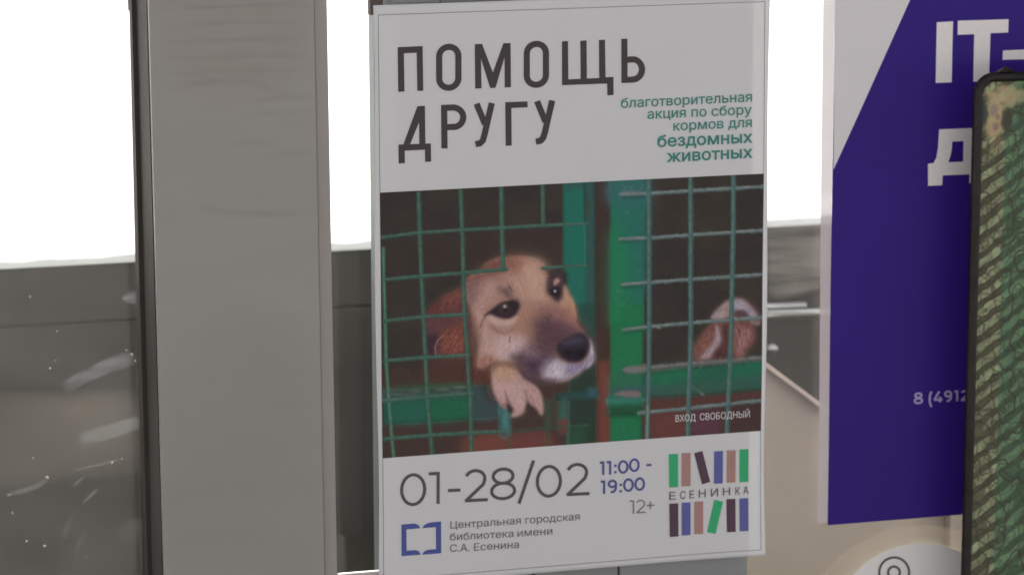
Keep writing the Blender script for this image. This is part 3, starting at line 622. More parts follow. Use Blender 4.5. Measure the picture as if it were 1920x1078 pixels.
for path, w in (([(315, 168), (350, 160), (400, 154), (450, 152), (478, 158), (510, 168), (540, 174)], 9), ([(300, 20), (430, 12), (585, 8)], 6), ([(310, 48), (430, 42), (570, 42)], 6), ([(300, 82), (420, 76), (575, 72)], 6), ([(310, 112), (450, 106), (580, 102)], 7),
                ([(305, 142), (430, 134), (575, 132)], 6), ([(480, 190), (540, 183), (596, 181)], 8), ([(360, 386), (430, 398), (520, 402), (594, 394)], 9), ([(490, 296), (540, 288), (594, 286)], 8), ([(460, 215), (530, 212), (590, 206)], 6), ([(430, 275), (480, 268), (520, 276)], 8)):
    streak('reflection_streak', path, w, -.0008, M_reflection, part)  # reflected lines and arcs, drawn on the post as dark strokes
patch('reflection_veil', [(1438, 398), (1552, 398), (1552, 520), (1500, 556), (1438, 548)], ys, mat_veil('right_reflection', (.60, .56, .52), .15, 22, (1, 1, 6)), gr, .3, .01, 33)  # blurred reflection on the right-hand pane, painted as a pale veil

# ================================================================= flat print on a gently wavy sheet
class Sheet:
    """a hung sheet: fl(px, py, layer) puts a photograph position on its surface"""
    def __init__(s, y, warp): s.y = y; s.warp = warp
    def at(s, px, py, layer=0):
        p = U(px, py, s.y); return (p[0], s.y-layer*.0003+s.warp(p[0], p[2]), p[2])
    def xz(s, x, z, layer=0): return (x, s.y-layer*.0003+s.warp(x, z), z)
def dense(pts, step=7.):
    out = []
    for a, b in zip(pts, list(pts[1:])+[pts[0]]):
        a, b = np.array(a, float), np.array(b, float); n = max(1, int(np.hypot(*(b-a))/step))
        out += [a+(b-a)*i/n for i in range(n)]
    return out
def fill(mb, sh, loops, layer=1, step=7.):
    """filled outline (first loop) with holes (other loops), in photograph positions"""
    L = [dense(l, step) for l in loops]
    tri = tessellate_polygon([[Vector((p[0], -p[1], 0)) for p in l] for l in L])
    mb.add([sh.at(p[0], p[1], layer) for l in L for p in l], tri)
_lift = [0]
def stroke(mb, sh, pts, w, layer=1, closed=False, cap=0):
    """ribbon of even width along a path"""
    p = [np.array(q, float) for q in pts]; n = len(p); _lift[0] = (_lift[0]+1) % 9; lay = layer+_lift[0]*.03
    if cap and not closed:
        d = p[0]-p[1]; p[0] = p[0]+d/np.hypot(*d)*cap; d = p[-1]-p[-2]; p[-1] = p[-1]+d/np.hypot(*d)*cap
    v = []; 
    for i in range(n):
        a = p[i-1] if (closed or i) else None; b = p[(i+1) % n] if (closed or i < n-1) else None
        d1 = (p[i]-a)/np.hypot(*(p[i]-a)) if a is not None else None; d2 = (b-p[i])/np.hypot(*(b-p[i])) if b is not None else None
        if d1 is None: d1 = d2
        if d2 is None: d2 = d1
        n1 = np.array((-d1[1], d1[0])); n2 = np.array((-d2[1], d2[0])); m = n1+n2; m = m/np.hypot(*m); m = m/max(.35, m@n1)
        for s in (-.5, .5): v.append(sh.at(*(p[i]+m*s*w), lay))
    f = [(2*i, 2*i+1, 2*((i+1) % n)+1, 2*((i+1) % n)) for i in range(n if closed else n-1)]
    mb.add(v, f)
def arc(cx, cy, rx, ry, a0, a1, n=22, shear=0.):
    return [(cx+rx*math.cos(R(t)), cy-ry*math.sin(R(t))+shear*rx*math.cos(R(t))) for t in np.linspace(a0, a1, n)]
def glyph_loops(body):
    """outlines of a line of writing: list of (outer, [holes]); overlapping strokes stay separate outlines"""
    cu = bpy.data.curves.new('lettering', 'FONT'); cu.body = body
    ob = bpy.data.objects.new('lettering', cu); COL.objects.link(ob); bpy.context.view_layer.update()
    loops = []
    for s in ob.to_curve(bpy.context.evaluated_depsgraph_get()).splines:
        bp = s.bezier_points; n = len(bp); pts = []
        for i in range(n):
            q0, q1 = bp[i], bp[(i+1) % n]; A, B, C_, D = (np.array(t[:2]) for t in (q0.co, q0.handle_right, q1.handle_left, q1.co))
            lin_ = abs((B-A)[0]*(D-A)[1]-(B-A)[1]*(D-A)[0])+abs((C_-A)[0]*(D-A)[1]-(C_-A)[1]*(D-A)[0]) < 1e-6
            for t in ((0,) if lin_ else (0, .2, .4, .6, .8)): pts.append(A*(1-t)**3+3*B*t*(1-t)**2+3*C_*t*t*(1-t)+D*t**3)
        clean = [pts[0]]
        for q in pts[1:]:
            if np.hypot(*(q-clean[-1])) > 1e-5: clean.append(q)
        if np.hypot(*(clean[0]-clean[-1])) < 1e-5: clean.pop()
        if len(clean) > 2: loops.append(np.array(clean))
    ob.to_curve_clear(); bpy.data.objects.remove(ob); bpy.data.curves.remove(cu)
    return loops
def text(mb, sh, body, left, right, height, unit=.542, bold=0.0, layer=1):
    """writing fitted between two baseline ends; height = size in px of `unit` em"""
    loops = glyph_loops(body); allp = np.concatenate(loops); x0, x1 = allp[:, 0].min(), allp[:, 0].max()
    def P(x, y): t = (x-x0)/(x1-x0); return left[0]+(right[0]-left[0])*t, left[1]+(right[1]-left[1])*t-y/unit*height
    E0 = np.concatenate(loops); E1 = np.concatenate([np.roll(l, -1, 0) for l in loops]); dy = .013; v = []; f = []
    for y in np.arange(allp[:, 1].min()+dy/2, allp[:, 1].max(), dy):          # fill by thin level strips, non-zero rule
        m = (E0[:, 1] > y) != (E1[:, 1] > y); A, B = E0[m], E1[m]; sl = (B[:, 0]-A[:, 0])/(B[:, 1]-A[:, 1])
        xs_ = A[:, 0]+(y-A[:, 1])*sl; sl = np.clip(sl, -3, 3); w = 0
        for i in np.argsort(xs_):
            was = w; w += 1 if B[i, 1] > A[i, 1] else -1
            if was == 0: start = i
            elif w == 0:
                h = dy/2; n = len(v); j = start
                v += [sh.at(*P(xs_[j]-h*sl[j], y-h), layer), sh.at(*P(xs_[i]-h*sl[i], y-h), layer), sh.at(*P(xs_[i]+h*sl[i], y+h), layer), sh.at(*P(xs_[j]+h*sl[j], y+h), layer)]
                f.append((n, n+1, n+2, n+3))
    mb.add(v, f)
    if bold:                                      # heavier weight: an even ribbon along every outline
        for l in loops: stroke(mb, sh, [P(*q) for q in l], 2*bold*height/unit, layer+.5, True)

# ================================================================= white poster on the door post
def warp(x, z):
    u = np.clip(x/.297, 0, 1); w = np.clip((Z0-z)/.42, 0, 1)
    edge = np.exp(-(u/.05)**2)+np.exp(-((1-u)/.06)**2)
    return -.0004*np.sin(2*math.pi*(u*1.1+.15))*np.sin(math.pi*w*1.2)-.0007*edge*(.5+.5*np.sin(w*17+u*3))-.0035*np.clip((u+w-1.72)/.28, 0, 1)**2
SH = Sheet(.0035, lambda x, z: float(warp(x, z)))
SH = Sheet(.0020, lambda x, z: float(warp(x, z)))
poster = empty('poster', (.1485, .002, Z0-.42), 'white poster with a dog photo behind green bars, on the grey door post', 'poster')
M_paper = mat('poster_paper', (.80, .795, .80), .62, .35, var=.012, vscale=25, bump=.05, bscale=90, trans=.16)
nx, nz = 121, 171; v = []
rs = random.Random(3)
for j in range(nz):
    for i in range(nx):
        u, w = i/(nx-1), j/(nz-1); x = .297*u; z = Z0-.42*w
        x += (.0007*math.sin(w*9+.5)*(1-u)**8 if u < .5 else .0006*math.sin(w*11+2)*u**8)
        v.append((x, .0020+float(warp(x, z)), z))
f = [(j*nx+i, (j+1)*nx+i, (j+1)*nx+i+1, j*nx+i+1) for j in range(nz-1) for i in range(nx-1)]
sheet = mesh('paper', v, f, M_paper, poster, smooth=True)
so = sheet.modifiers.new('thickness', 'SOLIDIFY'); so.thickness = .00015; so.offset = -1

BLACK, GREEN, NAVY = (54, 48, 50), (52, 100, 92), (62, 62, 106)
# thin frame line
mb = MB(); X0, X1, V0, V1 = .0037, .2936, .0069, .4155
for (xa_, za_, xb_, zb_) in ((X0, V0, X1, V0), (X1, V0, X1, V1), (X1, V1, X0, V1), (X0, V1, X0, V0)):
    n = 60; q = [(xa_+(xb_-xa_)*i/n, za_+(zb_-za_)*i/n) for i in range(n+1)]; hw = .00022
    dx, dz = (hw, 0) if xa_ == xb_ else (0, hw)
    vv = []
    for x, z in q: vv += [SH.xz(x-dx, Z0-z+dz, .8+(.05 if dx else 0)), SH.xz(x+dx, Z0-z-dz, .8+(.05 if dx else 0))]
    mb.add(vv, [(2*i, 2*i+1, 2*i+3, 2*i+2) for i in range(n)])
mb.build('frame_line', ink_mat((98, 94, 97)), poster)

# printed photograph: a fine grid, coloured point by point; the motifs are sub-parts
NX, NZ = 690, 460
gx = np.linspace(X0, X1, NX); gz = Z0-np.linspace(.1327, .3253, NZ); GX, GZ = np.meshgrid(gx, gz)
GPX, GPY = PXY(GX, .0020-.0003+0*GX, GZ)
rgb, lab = paint_photo(GPX, GPY)
W = np.array(warp(GX, GZ)); V = np.stack([GX, .0020-.0003+W, GZ], -1).reshape(-1, 3)
alb = np.clip(lin(rgb)/PAPER_SEEN*PAPER_ALB*.88-.010, .004, .85).reshape(-1, 3)
idx = np.arange(NX*NZ).reshape(NZ, NX)
F = np.stack([idx[:-1, :-1], idx[1:, :-1], idx[1:, 1:], idx[:-1, 1:]], -1).reshape(-1, 4); FL = lab[:-1, :-1].reshape(-1); FX = GPX[:-1, :-1].reshape(-1)
M_print = mat_vcol('photo_print', .03, .6, .10)
def piece(name, sel, parent):
    q = F[sel]; used, inv = np.unique(q, return_inverse=True); inv = inv.reshape(q.shape)
    me = bpy.data.meshes.new(name); vv = V[used]-BASE[parent.name]
    me.vertices.add(len(vv)); me.vertices.foreach_set('co', vv.ravel())
    me.loops.add(inv.size); me.loops.foreach_set('vertex_index', inv.ravel().astype(np.int32))
    me.polygons.add(len(q)); me.polygons.foreach_set('loop_start', np.arange(0, inv.size, 4, dtype=np.int32)); me.polygons.foreach_set('loop_total', np.full(len(q), 4, dtype=np.int32))
    me.update(calc_edges=True); me.validate()
    at = me.attributes.new('print', 'FLOAT_COLOR', 'POINT'); c = np.ones((len(used), 4)); c[:, :3] = alb[used]; at.data.foreach_set('color', c.ravel())
    me.polygons.foreach_set('use_smooth', np.ones(len(q), bool)); me.materials.append(M_print)
    o = bpy.data.objects.new(name, me); COL.objects.link(o); o.parent = parent; BASE[o.name] = BASE[parent.name]; return o
photo = piece('printed_photo', FL == 0, poster)
tag(piece('pictured_dog', FL == 1, photo), 'printed tan dog resting its chin on its paw')
tag(piece('pictured_dog', FL == 2, photo), 'printed small brown and white dog turned away')
piece('pictured_gate', FL == 3, photo); piece('pictured_wire_mesh', FL == 4, photo)
def ZE_(*p): return [(1090+x/3.849, 580+y/3.849) for x, y in p]
mb = MB(); (lx, ly), (rx, ry) = ZE_((677, 809), (1212, 775))
(mx, my), (nx_, ny_) = ZE_((822, 800), (853, 797))
text(mb, SH, 'ВХОД', (lx, ly), (mx, my), 12.6, .728, .004, 2); text(mb, SH, 'СВОБОДНЫЙ', (nx_, ny_), (rx, ry), 12.6, .728, .004, 2)
mb.build('lettering', ink_mat((158, 152, 156)), photo)

# headline, drawn stroke by stroke
def T3(p): return [(690+x/2.8375, y/2.8375) for x, y in p]
def T4(p): return [(1050+x/2.8375, y/2.8375) for x, y in p]
mb = MB(); w = 32.5/2.8375
fill(mb, SH, [T3([(157, 253), (290, 247), (293, 484), (262, 485), (258, 282), (190, 285), (193, 488), (160, 490)])])
def stadium(cx, cy, hw, hh, r):
    s = -.03
    pts = arc(cx+hw-r, cy-hh+r, r, r, 90, 0, 10)+arc(cx+hw-r, cy+hh-r, r, r, 0, -90, 10)+arc(cx-hw+r, cy+hh-r, r, r, -90, -180, 10)+arc(cx-hw+r, cy-hh+r, r, r, 180, 90, 10)
    return [(x, y+s*(x-cx)) for x, y in pts]
for cx, cy in ((429, 359.5), (895.5, 344)): stroke(mb, SH, T3(stadium(cx, cy, 51, 108.5, 50)), w, closed=True)
fill(mb, SH, [T3([(568, 237), (606, 235), (664, 388), (720, 232), (758, 231), (760, 465), (727, 467), (726, 305), (678, 468), (650, 470), (600, 312), (603, 471), (570, 473)])])
fill(mb, SH, [T4([(10, 222), (42, 220), (44, 424), (110, 421), (108, 219), (141, 217), (143, 419), (209, 417), (207, 215), (239, 213), (242, 413), (284, 411), (285, 507), (252, 509), (251, 446), (11, 455)])])
stroke(mb, SH, T4([(342, 208), (343, 443)]), w)
stroke(mb, SH, T4([(345, 320), (385, 318)]+arc(385, 371, 51, 54, 85, -85, 16)+[(385, 425), (345, 427)]), w)
mb.build('headline', ink_mat(BLACK), poster)
mb = MB()
fill(mb, SH, [T3([(262, 566), (302, 564), (304, 765), (333, 764), (335, 860), (303, 862), (302, 797), (194, 802), (195, 868), (162, 870), (161, 770), (187, 769)]), T3([(271, 650), (272, 766), (223, 768)])])
stroke(mb, SH, T3([(404, 559), (406, 790)]), w); stroke(mb, SH, T3([(407, 575), (452, 573)]+arc(452, 625, 54, 52, 88, -88, 16)+[(452, 676), (407, 678)]), w)
for dx, dy in ((0, 0), (322, -13)):
    stroke(mb, SH, T3([(577+dx, 553+dy), (622+dx, 662+dy)]), w)
    stroke(mb, SH, T3([(658+dx, 549+dy), (630+dx, 670+dy), (619+dx, 718+dy), (610+dx, 748+dy), (596+dx, 763+dy), (571+dx, 768+dy)]), w)
fill(mb, SH, [T3([(730, 545), (848, 541), (849, 572), (762, 576), (764, 775), (732, 777)])])
mb.build('headline', ink_mat(BLACK), poster)

# green subtitle
mb = MB()
for s, l, r, h, bold in (('благотворительная', (1164.5, 202.8), (1409, 190.4), 13.6, .010), ('акция по сбору', (1214, 223.2), (1408.5, 214.4), 13.6, .010), ('кормов для', (1262.5, 245.2), (1408.5, 238), 13.6, .010)):
    text(mb, SH, s, l, r, h, .542, bold)
mb.build('subtitle', ink_mat(GREEN), poster)
mb = MB()
for s, l, r, h in (('бездомных', (1233, 275.8), (1409, 267.2), 16.2), ('животных', (1251, 304), (1409, 295.4), 16.2)): text(mb, SH, s, l, r, h, .542, .020)
mb.build('subtitle', ink_mat(GREEN), poster)

# dates, hours and age mark: round monoline figures
def figure(mb, sh, c, x, y, h, w_, sk=-.05, layer=1):
    """figure c, left end x on baseline y, height h; sk follows the sheet's run; returns its width"""
    def P(pts): return [(x+a*h, y-b*h+sk*a*h) for a, b in pts]
    k = w_/h; i = k/2
    def E(cx, cy, rx, ry, a0, a1, n=26): return [(cx+rx*math.cos(R(t)), cy+ry*math.sin(R(t))) for t in np.linspace(a0, a1, n)]
    S = lambda pts, closed=False: stroke(mb, sh, P(pts), w_, layer, closed)
    if c == '0': S(E(.40, .5, .40-i, .5-i, 90, 442, 44), True); return .80
    if c == '1': S([(0, 1-i), (.34, 1-i)]); S([(.34-i, 1), (.34-i, 0)]); return .34
    if c == '2': S(E(.36, .70, .34-i, .30-i, 158, -20, 24)+[(.60, .52), (.10, i+.02)]); S([(.04, i), (.74, i)]); return .74
    if c == '8': S(E(.39, .735, .35-i, .265-i, 90, 442, 36), True); S(E(.39, .285, .40-i, .285-i, 90, 442, 36), True); return .79
    if c == '9': S(E(.35, .69, .35-i, .31-i, 0, 350, 36), True); S([(.70-i, .70), (.69-i, .55)]+E(.33, .45, .36-i, .45-i, 8, -112, 20)); return .70
    if c == '4': S([(.50, 1), (.05, .27)]); S([(.0, .25), (.78, .25)]); S([(.56, .52), (.56, 0)]); return .78
    if c == '-': S([(0, .36), (.38, .36)]); return .38
    if c == ':':
        for b in (.08, .58): S([(0, b), (k*1.15, b)])
        return k*1.15
    if c == '+': S([(0, .42), (.52, .42)]); S([(.26, .68), (.26, .16)]); return .52
    if c == '(': S(E(.40, .36, .40-i, .72, 118, 242, 18)); return .22
    return .3
def D1(x, y): return 690+x/4.179, 820+y/4.179
mb = MB()
for c, zx, zy, h in (('0', 250, 540, 257), ('1', 476, 521, 250), ('-', 626, 506, 255), ('2', 748, 506, 256), ('8', 958, 494, 256), ('0', 1314, 474, 256), ('2', 1545, 458, 256)):
    x, y = D1(zx, zy); figure(mb, SH, c, x, y, h/4.179, 24.5/4.179)
stroke(mb, SH, [D1(1297, 178), D1(1182, 516)], 25/4.179)
mb.build('dates', ink_mat((66, 61, 64)), poster)
def D2(x, y): return 1080+x/3.8775, 800+y/3.8775
mb = MB()
for c, zx, zy, h in (('1', 172, 349, 98), ('1', 222, 346, 98), (':', 276, 336, 94), ('0', 303, 341, 98), ('0', 384, 328, 98), ('-', 510, 312, 98), ('1', 178, 487, 98), ('9', 229, 482, 98), (':', 315, 474, 94), ('0', 341, 472, 98), ('0', 423, 465, 98)):
    x, y = D2(zx, zy); figure(mb, SH, c, x, y, h/3.8775, 16/3.8775)
mb.build('opening_hours', ink_mat(NAVY), poster)
mb = MB()
for c, zx, zy, h in (('1', 388, 631, 98), ('2', 433, 627, 98), ('+', 512, 614, 106)):
    x, y = D2(zx, zy); figure(mb, SH, c, x, y, h/3.8775, 10/3.8775)
mb.build('age_mark', ink_mat((92, 88, 92)), poster)

# open-book emblem and the library's name
mb = MB()
def Q(*p): return [D1(*q) for q in p]
fill(mb, SH, [Q((261, 680), (352, 672), (378, 675), (398, 687), (409, 708), (300, 718), (302, 884), (372, 880), (398, 888), (413, 915), (263, 927))], step=3)
fill(mb, SH, [Q((572, 656), (573, 904), (424, 916), (440, 890), (470, 877), (533, 872), (531, 699), (424, 708), (438, 686), (470, 668), (505, 661))], step=3)
mb.build('book_emblem', ink_mat((58, 64, 112)), poster)
mb = MB()
text(mb, SH, 'Центральная', D1(645, 712), D1(1196, 674), 10.2, .542, .004); text(mb, SH, 'городская', D1(1232, 672), D1(1657, 643), 10.2, .542, .004)
text(mb, SH, 'библиотека', D1(642, 805), D1(1138, 776), 10.2, .542, .004); text(mb, SH, 'имени', D1(1170, 774), D1(1443, 756), 10.2, .542, .004)
text(mb, SH, 'С.А.', D1(642, 894), D1(795, 886), 10.2, .542, .004); text(mb, SH, 'Есенина', D1(830, 884), D1(1182, 862), 10.2, .542, .004)
mb.build('library_name', ink_mat((84, 80, 84)), poster)

# bookshelf logo: twelve spines and a name
logo_mb = MB()
for c, xa_, xb_, yb_ in (('Е', 677, 723, 529), ('С', 757, 795, 523), ('Е', 825, 858, 518), ('Н', 892, 942, 512), ('И', 980, 1031, 505), ('Н', 1067, 1119, 498), ('К', 1157, 1190, 492), ('А', 1214, 1251, 487)):
    text(logo_mb, SH, c, D2(xa_, yb_), D2(xb_, yb_-.065*(xb_-xa_)), 14.6, .728, .004)
logo = logo_mb.build('shelf_logo', ink_mat((66, 62, 66)), poster)
cg, cp_, cd_, cb_ = (44, 122, 84), (124, 94, 92), (64, 48, 58), (70, 70, 116)
for c, q in ((cg, ((674, 197), (741, 195), (741, 435), (677, 439))), (cp_, ((767, 190), (832, 188), (832, 427), (767, 431))), (cd_, ((858, 190), (918, 174), (975, 398), (915, 417))), (cb_, ((1003, 178), (1068, 173), (1066, 409), (1002, 412))),
             (cp_, ((1096, 171), (1160, 168), (1158, 401), (1094, 405))), (cg, ((1188, 163), (1253, 160), (1251, 397), (1187, 400))), (cd_, ((677, 557), (742, 553), (744, 794), (681, 799))), (cb_, ((767, 550), (832, 547), (832, 783), (768, 788))),
             (cp_, ((859, 543), (924, 539), (923, 774), (859, 778))), (cg, ((1005, 527), (1068, 542), (1013, 774), (951, 763))), (cd_, ((1092, 524), (1157, 520), (1157, 758), (1094, 762))), (cb_, ((1185, 518), (1249, 514), (1248, 750), (1185, 754)))):
    mb = MB(); fill(mb, SH, [[D2(*p) for p in q]]); mb.build('book_spine', ink_mat(c), logo)

# ================================================================= blue-violet poster on the right-hand pane
YP = .040
SP = Sheet(YP, lambda x, z: -.0006*math.sin(x*23+z*9)*math.sin(z*14))
pz0 = float(U(1556, 984, YP)[2])
purple = empty('poster', (float(U(1800, 984, YP)[0]), YP, pz0), 'blue-violet poster with large white letters and a white corner, taped to the right-hand glass', 'poster')
M_violet = mat('violet_print', (.030, .012, .185), .42, .14, var=.05, vscale=9, bump=.10, bscale=260, trans=.04)
xl, xr = float(U(1557, 600, YP)[0]), float(U(1557, 600, YP)[0])+.297
tiltp = (float(U(1554, 985, YP)[0])-float(U(1563, 320, YP)[0]))/(pz0-float(U(1563, 320, YP)[2]))
zm = float(U(1557, 600, YP)[2]); ztp = pz0+.594
nx, nz = 40, 80; v = []
for j in range(nz):
    for i in range(nx):
        z = pz0+(ztp-pz0)*j/(nz-1); x = xl+tiltp*(z-zm)+(xr-xl)*i/(nx-1); v.append(SP.xz(x, z))
mesh('paper', v, [(j*nx+i, j*nx+i+1, (j+1)*nx+i+1, (j+1)*nx+i) for j in range(nz-1) for i in range(nx-1)], M_violet, purple, smooth=True)
v = []
for j in range(nz):
    z = pz0+.002+(ztp-pz0)*j/(nz-1); xe = xl+tiltp*(z-zm); v += [SP.xz(xe-.0088+.0006*math.sin(z*12), z), SP.xz(xe-.0001, z)]
o = mesh('clear_margin', v, [(2*j, 2*j+1, 2*j+3, 2*j+2) for j in range(nz-1)], mat_veil('laminate_film', (.58, .51, .53), .84, None, (1, 1, 1), .05), purple)
a = o.data.attributes.new('cover', 'FLOAT', 'POINT'); a.data.foreach_set('value', [1.0]*len(o.data.vertices))
WH = ink_mat((168, 161, 163)); 
M_corner = mat('white_print', (.86, .83, .83), .4, .4, var=.015, vscale=20, trans=.14)
mb = MB(); fill(mb, SP, [[(1564.5, -40), (1727, -40), (1707, 0), (1562.5, 318)]], 1, 12); mb.build('white_corner', M_corner, purple)
def V3(*p): return [(1420+x/2.696, y/2.696) for x, y in p]
mb = MB()
fill(mb, SP, [V3((908, 115), (990, 110), (983, 418), (902, 421))]); fill(mb, SP, [V3((1014, 107), (1270, 99), (1268, 166), (1179, 170), (1171, 412), (1092, 415), (1097, 175), (1013, 178))])
fill(mb, SP, [V3((1242, 257), (1420, 249), (1418, 299), (1240, 304))])
mb.build('lettering', WH, purple)
mb = MB()
fill(mb, SP, [V3((919, 655), (1104, 648), (1100, 822), (1143, 820), (1140, 922), (1070, 926), (1072, 882), (937, 887), (933, 937), (862, 940), (862, 828), (890, 825), (905, 795), (913, 745)), V3((985, 717), (1042, 714), (1040, 818), (965, 821), (977, 785), (983, 750))])
mb.build('lettering', WH, purple)
def V4(x, y): return 1420+x/2.696, 380+y/2.696
mb = MB()
for c, zx, zy, h in (('8', 791, 1019, 60), ('(', 866, 1015, 60), ('4', 892, 1010, 56), ('9', 944, 1007, 58), ('1', 996, 1004, 56), ('2', 1026, 1003, 56)):
    x, y = V4(zx, zy); figure(mb, SP, c, x, y, h/2.696, 10.5/2.696, -.05)
mb.build('phone_number', ink_mat((128, 116, 150)), purple)

# round white sticker below it, on a wider disc of clear film
def disc_ring(cx, cy, r, n=64, ky=1.0): return [(cx+r*math.cos(t), cy+ky*r*math.sin(t)) for t in np.linspace(0, 2*math.pi, n+1)[:-1]]
YS = .0405
SK = Sheet(YS, lambda x, z: 0.0)
c0 = U(1729, 1190, YS)
stick = empty('sticker', (float(c0[0]), YS, float(c0[2])-.06), 'round white sticker with a black ringed camera sign, on the glass below the blue-violet poster', 'sticker')
mb = MB(); fill(mb, SK, [disc_ring(1728, 1216, 232)], 0, 9); o = mb.build('clear_film', mat_veil('sticker_film', (.66, .56, .44), .20, None, (1, 1, 1), .2), stick)
a = o.data.attributes.new('cover', 'FLOAT', 'POINT'); a.data.foreach_set('value', [1.0]*len(o.data.vertices))
mb = MB(); fill(mb, SK, [disc_ring(1729, 1190, 172)], 1, 9); disc = mb.build('disc', mat('sticker_white', (.84, .83, .80), .35, .4), stick)
mb = MB(); stroke(mb, SK, disc_ring(1676, 1072, 28, 40), 4.2, 2, True); stroke(mb, SK, disc_ring(1675.5, 1072, 11, 30), 4.2, 2, True)
stroke(mb, SK, [(1640, 1110), (1790, 1100), (1790, 1190), (1642, 1200)], 4.2, 2, True)
mb.build('ring_sign', ink_mat((66, 62, 62)), disc)

# ================================================================= green reptile-skin panel with a rounded dark rim, nearest to the camera
YF = .004
def G(px, py, d=0): p = U(px, py, YF); return np.array((p[0], YF+d, p[2]))
tlc = G(1827, 138); e1 = G(1803, 1078); dv = (e1-tlc)/np.linalg.norm(e1-tlc); du = np.array((-dv[2], 0, dv[0])); du = du if du[0] > 0 else -du
Wp, Hp, rad = .20, float(tlc[2])/(-dv[2])-.004, .0125
def L2(a, b, d=0.): q = tlc+du*a+dv*b; return np.array((q[0], YF+d, q[2]))
def rrect(inset, r, n=10):
    c = [(inset+r, inset+r, 180), (Wp-inset-r, inset+r, 270), (Wp-inset-r, Hp-inset-r, 0), (inset+r, Hp-inset-r, 90)]; out = []
    for cx, cy, a in c: out += [(cx+r*math.cos(R(a+t)), cy+r*math.sin(R(a+t))) for t in np.linspace(0, 90, n)]
    return out
base = L2(Wp/2, Hp)
panel = empty('patterned_panel', (float(base[0]), YF, 0), 'tall green reptile-skin patterned panel with rounded dark rim, in front of the blue-violet poster', 'panel')
M_rim = mat('dark_rim', (.018, .016, .014), .32, .25, var=.5, vscale=60, bump=.3, bscale=120)
M_core = mat('dark_core', (.03, .032, .026), .5, .4)
rim = [L2(*p) for p in rrect(.0034, rad)]
MB().tube(rim, .0038, 14, True).build('rim', M_rim, panel, smooth=True)
tp = L2(.0245, -.0006); MB().add([(tp[0]-.006, YF-.003, tp[2]), (tp[0]+.007, YF-.003, tp[2]), (tp[0]+.001, YF, tp[2]+.0042), (tp[0]-.006, YF+.003, tp[2]), (tp[0]+.007, YF+.003, tp[2])], [(0, 1, 2), (3, 2, 4), (0, 2, 3), (1, 4, 2), (0, 3, 4, 1)]).build('rim_tip', M_rim, panel)
o2 = rrect(.0036, rad); n = len(o2)
mbk = MB(); mbk.slab([(float(L2(*p)[0]), float(L2(*p)[2])) for p in o2], YF+.0004, YF+.0032); mbk.build('backing', M_core, panel)
# skin print: fine grid coloured from cells and slanting ribs
SX, SZ = 330, 1040
ga = np.linspace(.0068, .20-.0068, SX); gb = np.linspace(.0068, .60, SZ); GA, GB = np.meshgrid(ga, gb)
def cracks(A, B, cell, seed, jit=.9):
    rs = np.random.RandomState(seed); gi = np.floor(A/cell).astype(int); gj = np.floor(B/cell).astype(int); d1 = np.full(A.shape, 9.); d2 = d1.copy()
    jx = rs.rand(128, 128)*jit; jy = rs.rand(128, 128)*jit
    for i in (-1, 0, 1):
        for j in (-1, 0, 1):
            ci, cj = gi+i, gj+j; d = np.hypot(A/cell-ci-jx[ci % 128, cj % 128], B/cell-cj-jy[ci % 128, cj % 128])
            d2 = np.minimum(d2, np.maximum(d1, d)); d1 = np.minimum(d1, d)
    return d2-d1, d1
px_m = 2.35/6500                                   # metres per photograph pixel here
wa = GA+.0022*vnoise(GA*180, GB*180, 41); wb_ = GB+.0026*vnoise(GA*150, GB*150, 42)
colm = np.empty(GA.shape+(3,)); 
rib = (wb_+wa*.66)/.0130; fr = rib-np.floor(rib); row = np.floor(rib).astype(int)
cut = vnoise(wa*62+row*7.3, row*3.1+.5, 51)                                             # each rib breaks into longer and shorter scales
amt = np.clip((.29-np.abs(fr-.5))/.05, 0, 1)*np.clip((cut+.34)/.06, .25, 1)
n1 = vnoise(GA*420, GB*420, 43); n2 = vnoise(GA*80, GB*80, 44); n3 = vnoise((GA*.8+GB)*900, (GA-GB*.7)*160, 52)
dark, lightc = np.array((54, 54, 38.)), np.array((104, 110, 85.))
colm[:] = dark+(lightc-dark)*np.clip(amt*(.8+.6*n2+.3*n3), 0, 1.1)[..., None]
edge = np.exp(-((np.abs(fr-.5)-.32)/.04)**2); colm = colm*(1-.45*edge*(.6+n2))[..., None]
right = 1/(1+np.exp(-np.clip((GA-.0262-.0006*vnoise(GB*60, GB*0, 45))/.00025, -40, 40)))
gcol = np.array((40, 57, 41.))+np.array((32, 40, 30.))*np.clip(amt*.8+n2*.6+.2*n3, 0, 1.2)[..., None]
colm = colm*(1-right[..., None])+gcol*right[..., None]
colm *= (1+(.18*n1+.14*n3)*(1-.4*right))[..., None]
def veins(f, sd, th):                                                                    # curly dark hairlines: level lines of a soft noise
    q = vnoise(wa*f, wb_*f*.8, sd)+.45*vnoise(wa*f*2.3, wb_*f*2, sd+1); g = np.hypot(*np.gradient(q))+1e-6
    return np.exp(-(np.abs(q)/g/th)**2)
c3, _ = cracks(wa*1.1+.03, wb_*.6, .0150, 8)
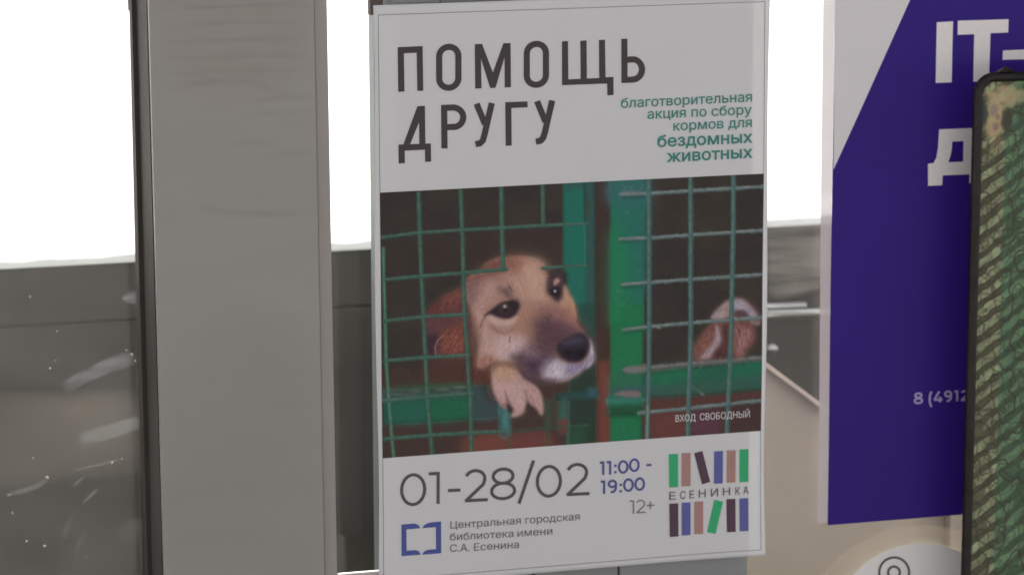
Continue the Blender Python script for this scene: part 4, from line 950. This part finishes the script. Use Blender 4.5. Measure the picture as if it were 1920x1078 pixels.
k = np.maximum(veins(120, 61, .95)*(1-.3*right), .75*np.exp(-(c3/.024)**2)); k = np.maximum(k, veins(70, 64, 1.2)*(.6+.4*right)); k = np.maximum(k, .5*veins(200, 67, .8)*(n2 > .05))
colm = colm+(np.array((38, 30, 21.))-colm)*np.clip(k, 0, 1)[..., None]*.88
# tan bald patch and a dark chip near the top corner
def blob(cx, cy, rx, ry, s=.25, ns=1.): return 1/(1+np.exp((np.hypot((GA-cx)/rx, (GB-cy)/ry)-1+.55*ns*vnoise(GA*260, GB*260, 48))/s*2.2))
for cx, cy, rx, ry, c, al in ((.017, .034, .0085, .019, (132, 114, 84), .92), (.028, .018, .014, .008, (128, 116, 88), .85), (.0165, .028, .003, .0045, (104, 88, 84), .8), (.0185, .041, .0022, .003, (96, 78, 76), .8), (.0195, .033, .0016, .0025, (92, 80, 80), .8), (.0076, .030, .0038, .0100, (34, 44, 44), .97), (.0275, .036, .0042, .0085, (36, 36, 28), .9)):
    m_ = blob(cx, cy, rx, ry)[..., None]*al; colm = colm+(np.array(c, float)-colm)*m_
v = np.stack([tlc[0]+du[0]*GA+dv[0]*GB, np.full(GA.shape, YF-.0002)-.0006*(1-k)*.5, tlc[2]+du[2]*GA+dv[2]*GB], -1).reshape(-1, 3)
idx = np.arange(SX*SZ).reshape(SZ, SX); ff = np.stack([idx[:-1, :-1], idx[1:, :-1], idx[1:, 1:], idx[:-1, 1:]], -1).reshape(-1, 4)
sk = mesh('skin_print', v, ff, mat_vcol('skin_print', 0, .42, .4), panel, smooth=True)
at = sk.data.attributes.new('print', 'FLOAT_COLOR', 'POINT'); c = np.ones((SX*SZ, 4)); c[:, :3] = np.clip(lin(np.clip(colm, 10, 255))/PAPER_SEEN*PAPER_ALB, .004, .8).reshape(-1, 3); at.data.foreach_set('color', c.ravel())
# the rest of the panel face, outside the picture
g0 = [L2(.0068, .6005), L2(Wp-.0068, .6005), L2(Wp-.0068, Hp-.0068), L2(.0068, Hp-.0068)]
mesh('skin_print', [(p[0], YF-.0003, p[2]) for p in g0], [(0, 1, 2, 3)], mat('green_skin', (.04, .07, .035), .45, .4, col2=(.14, .19, .10), vscale=60, stretch=(1, 1, 3)), panel)
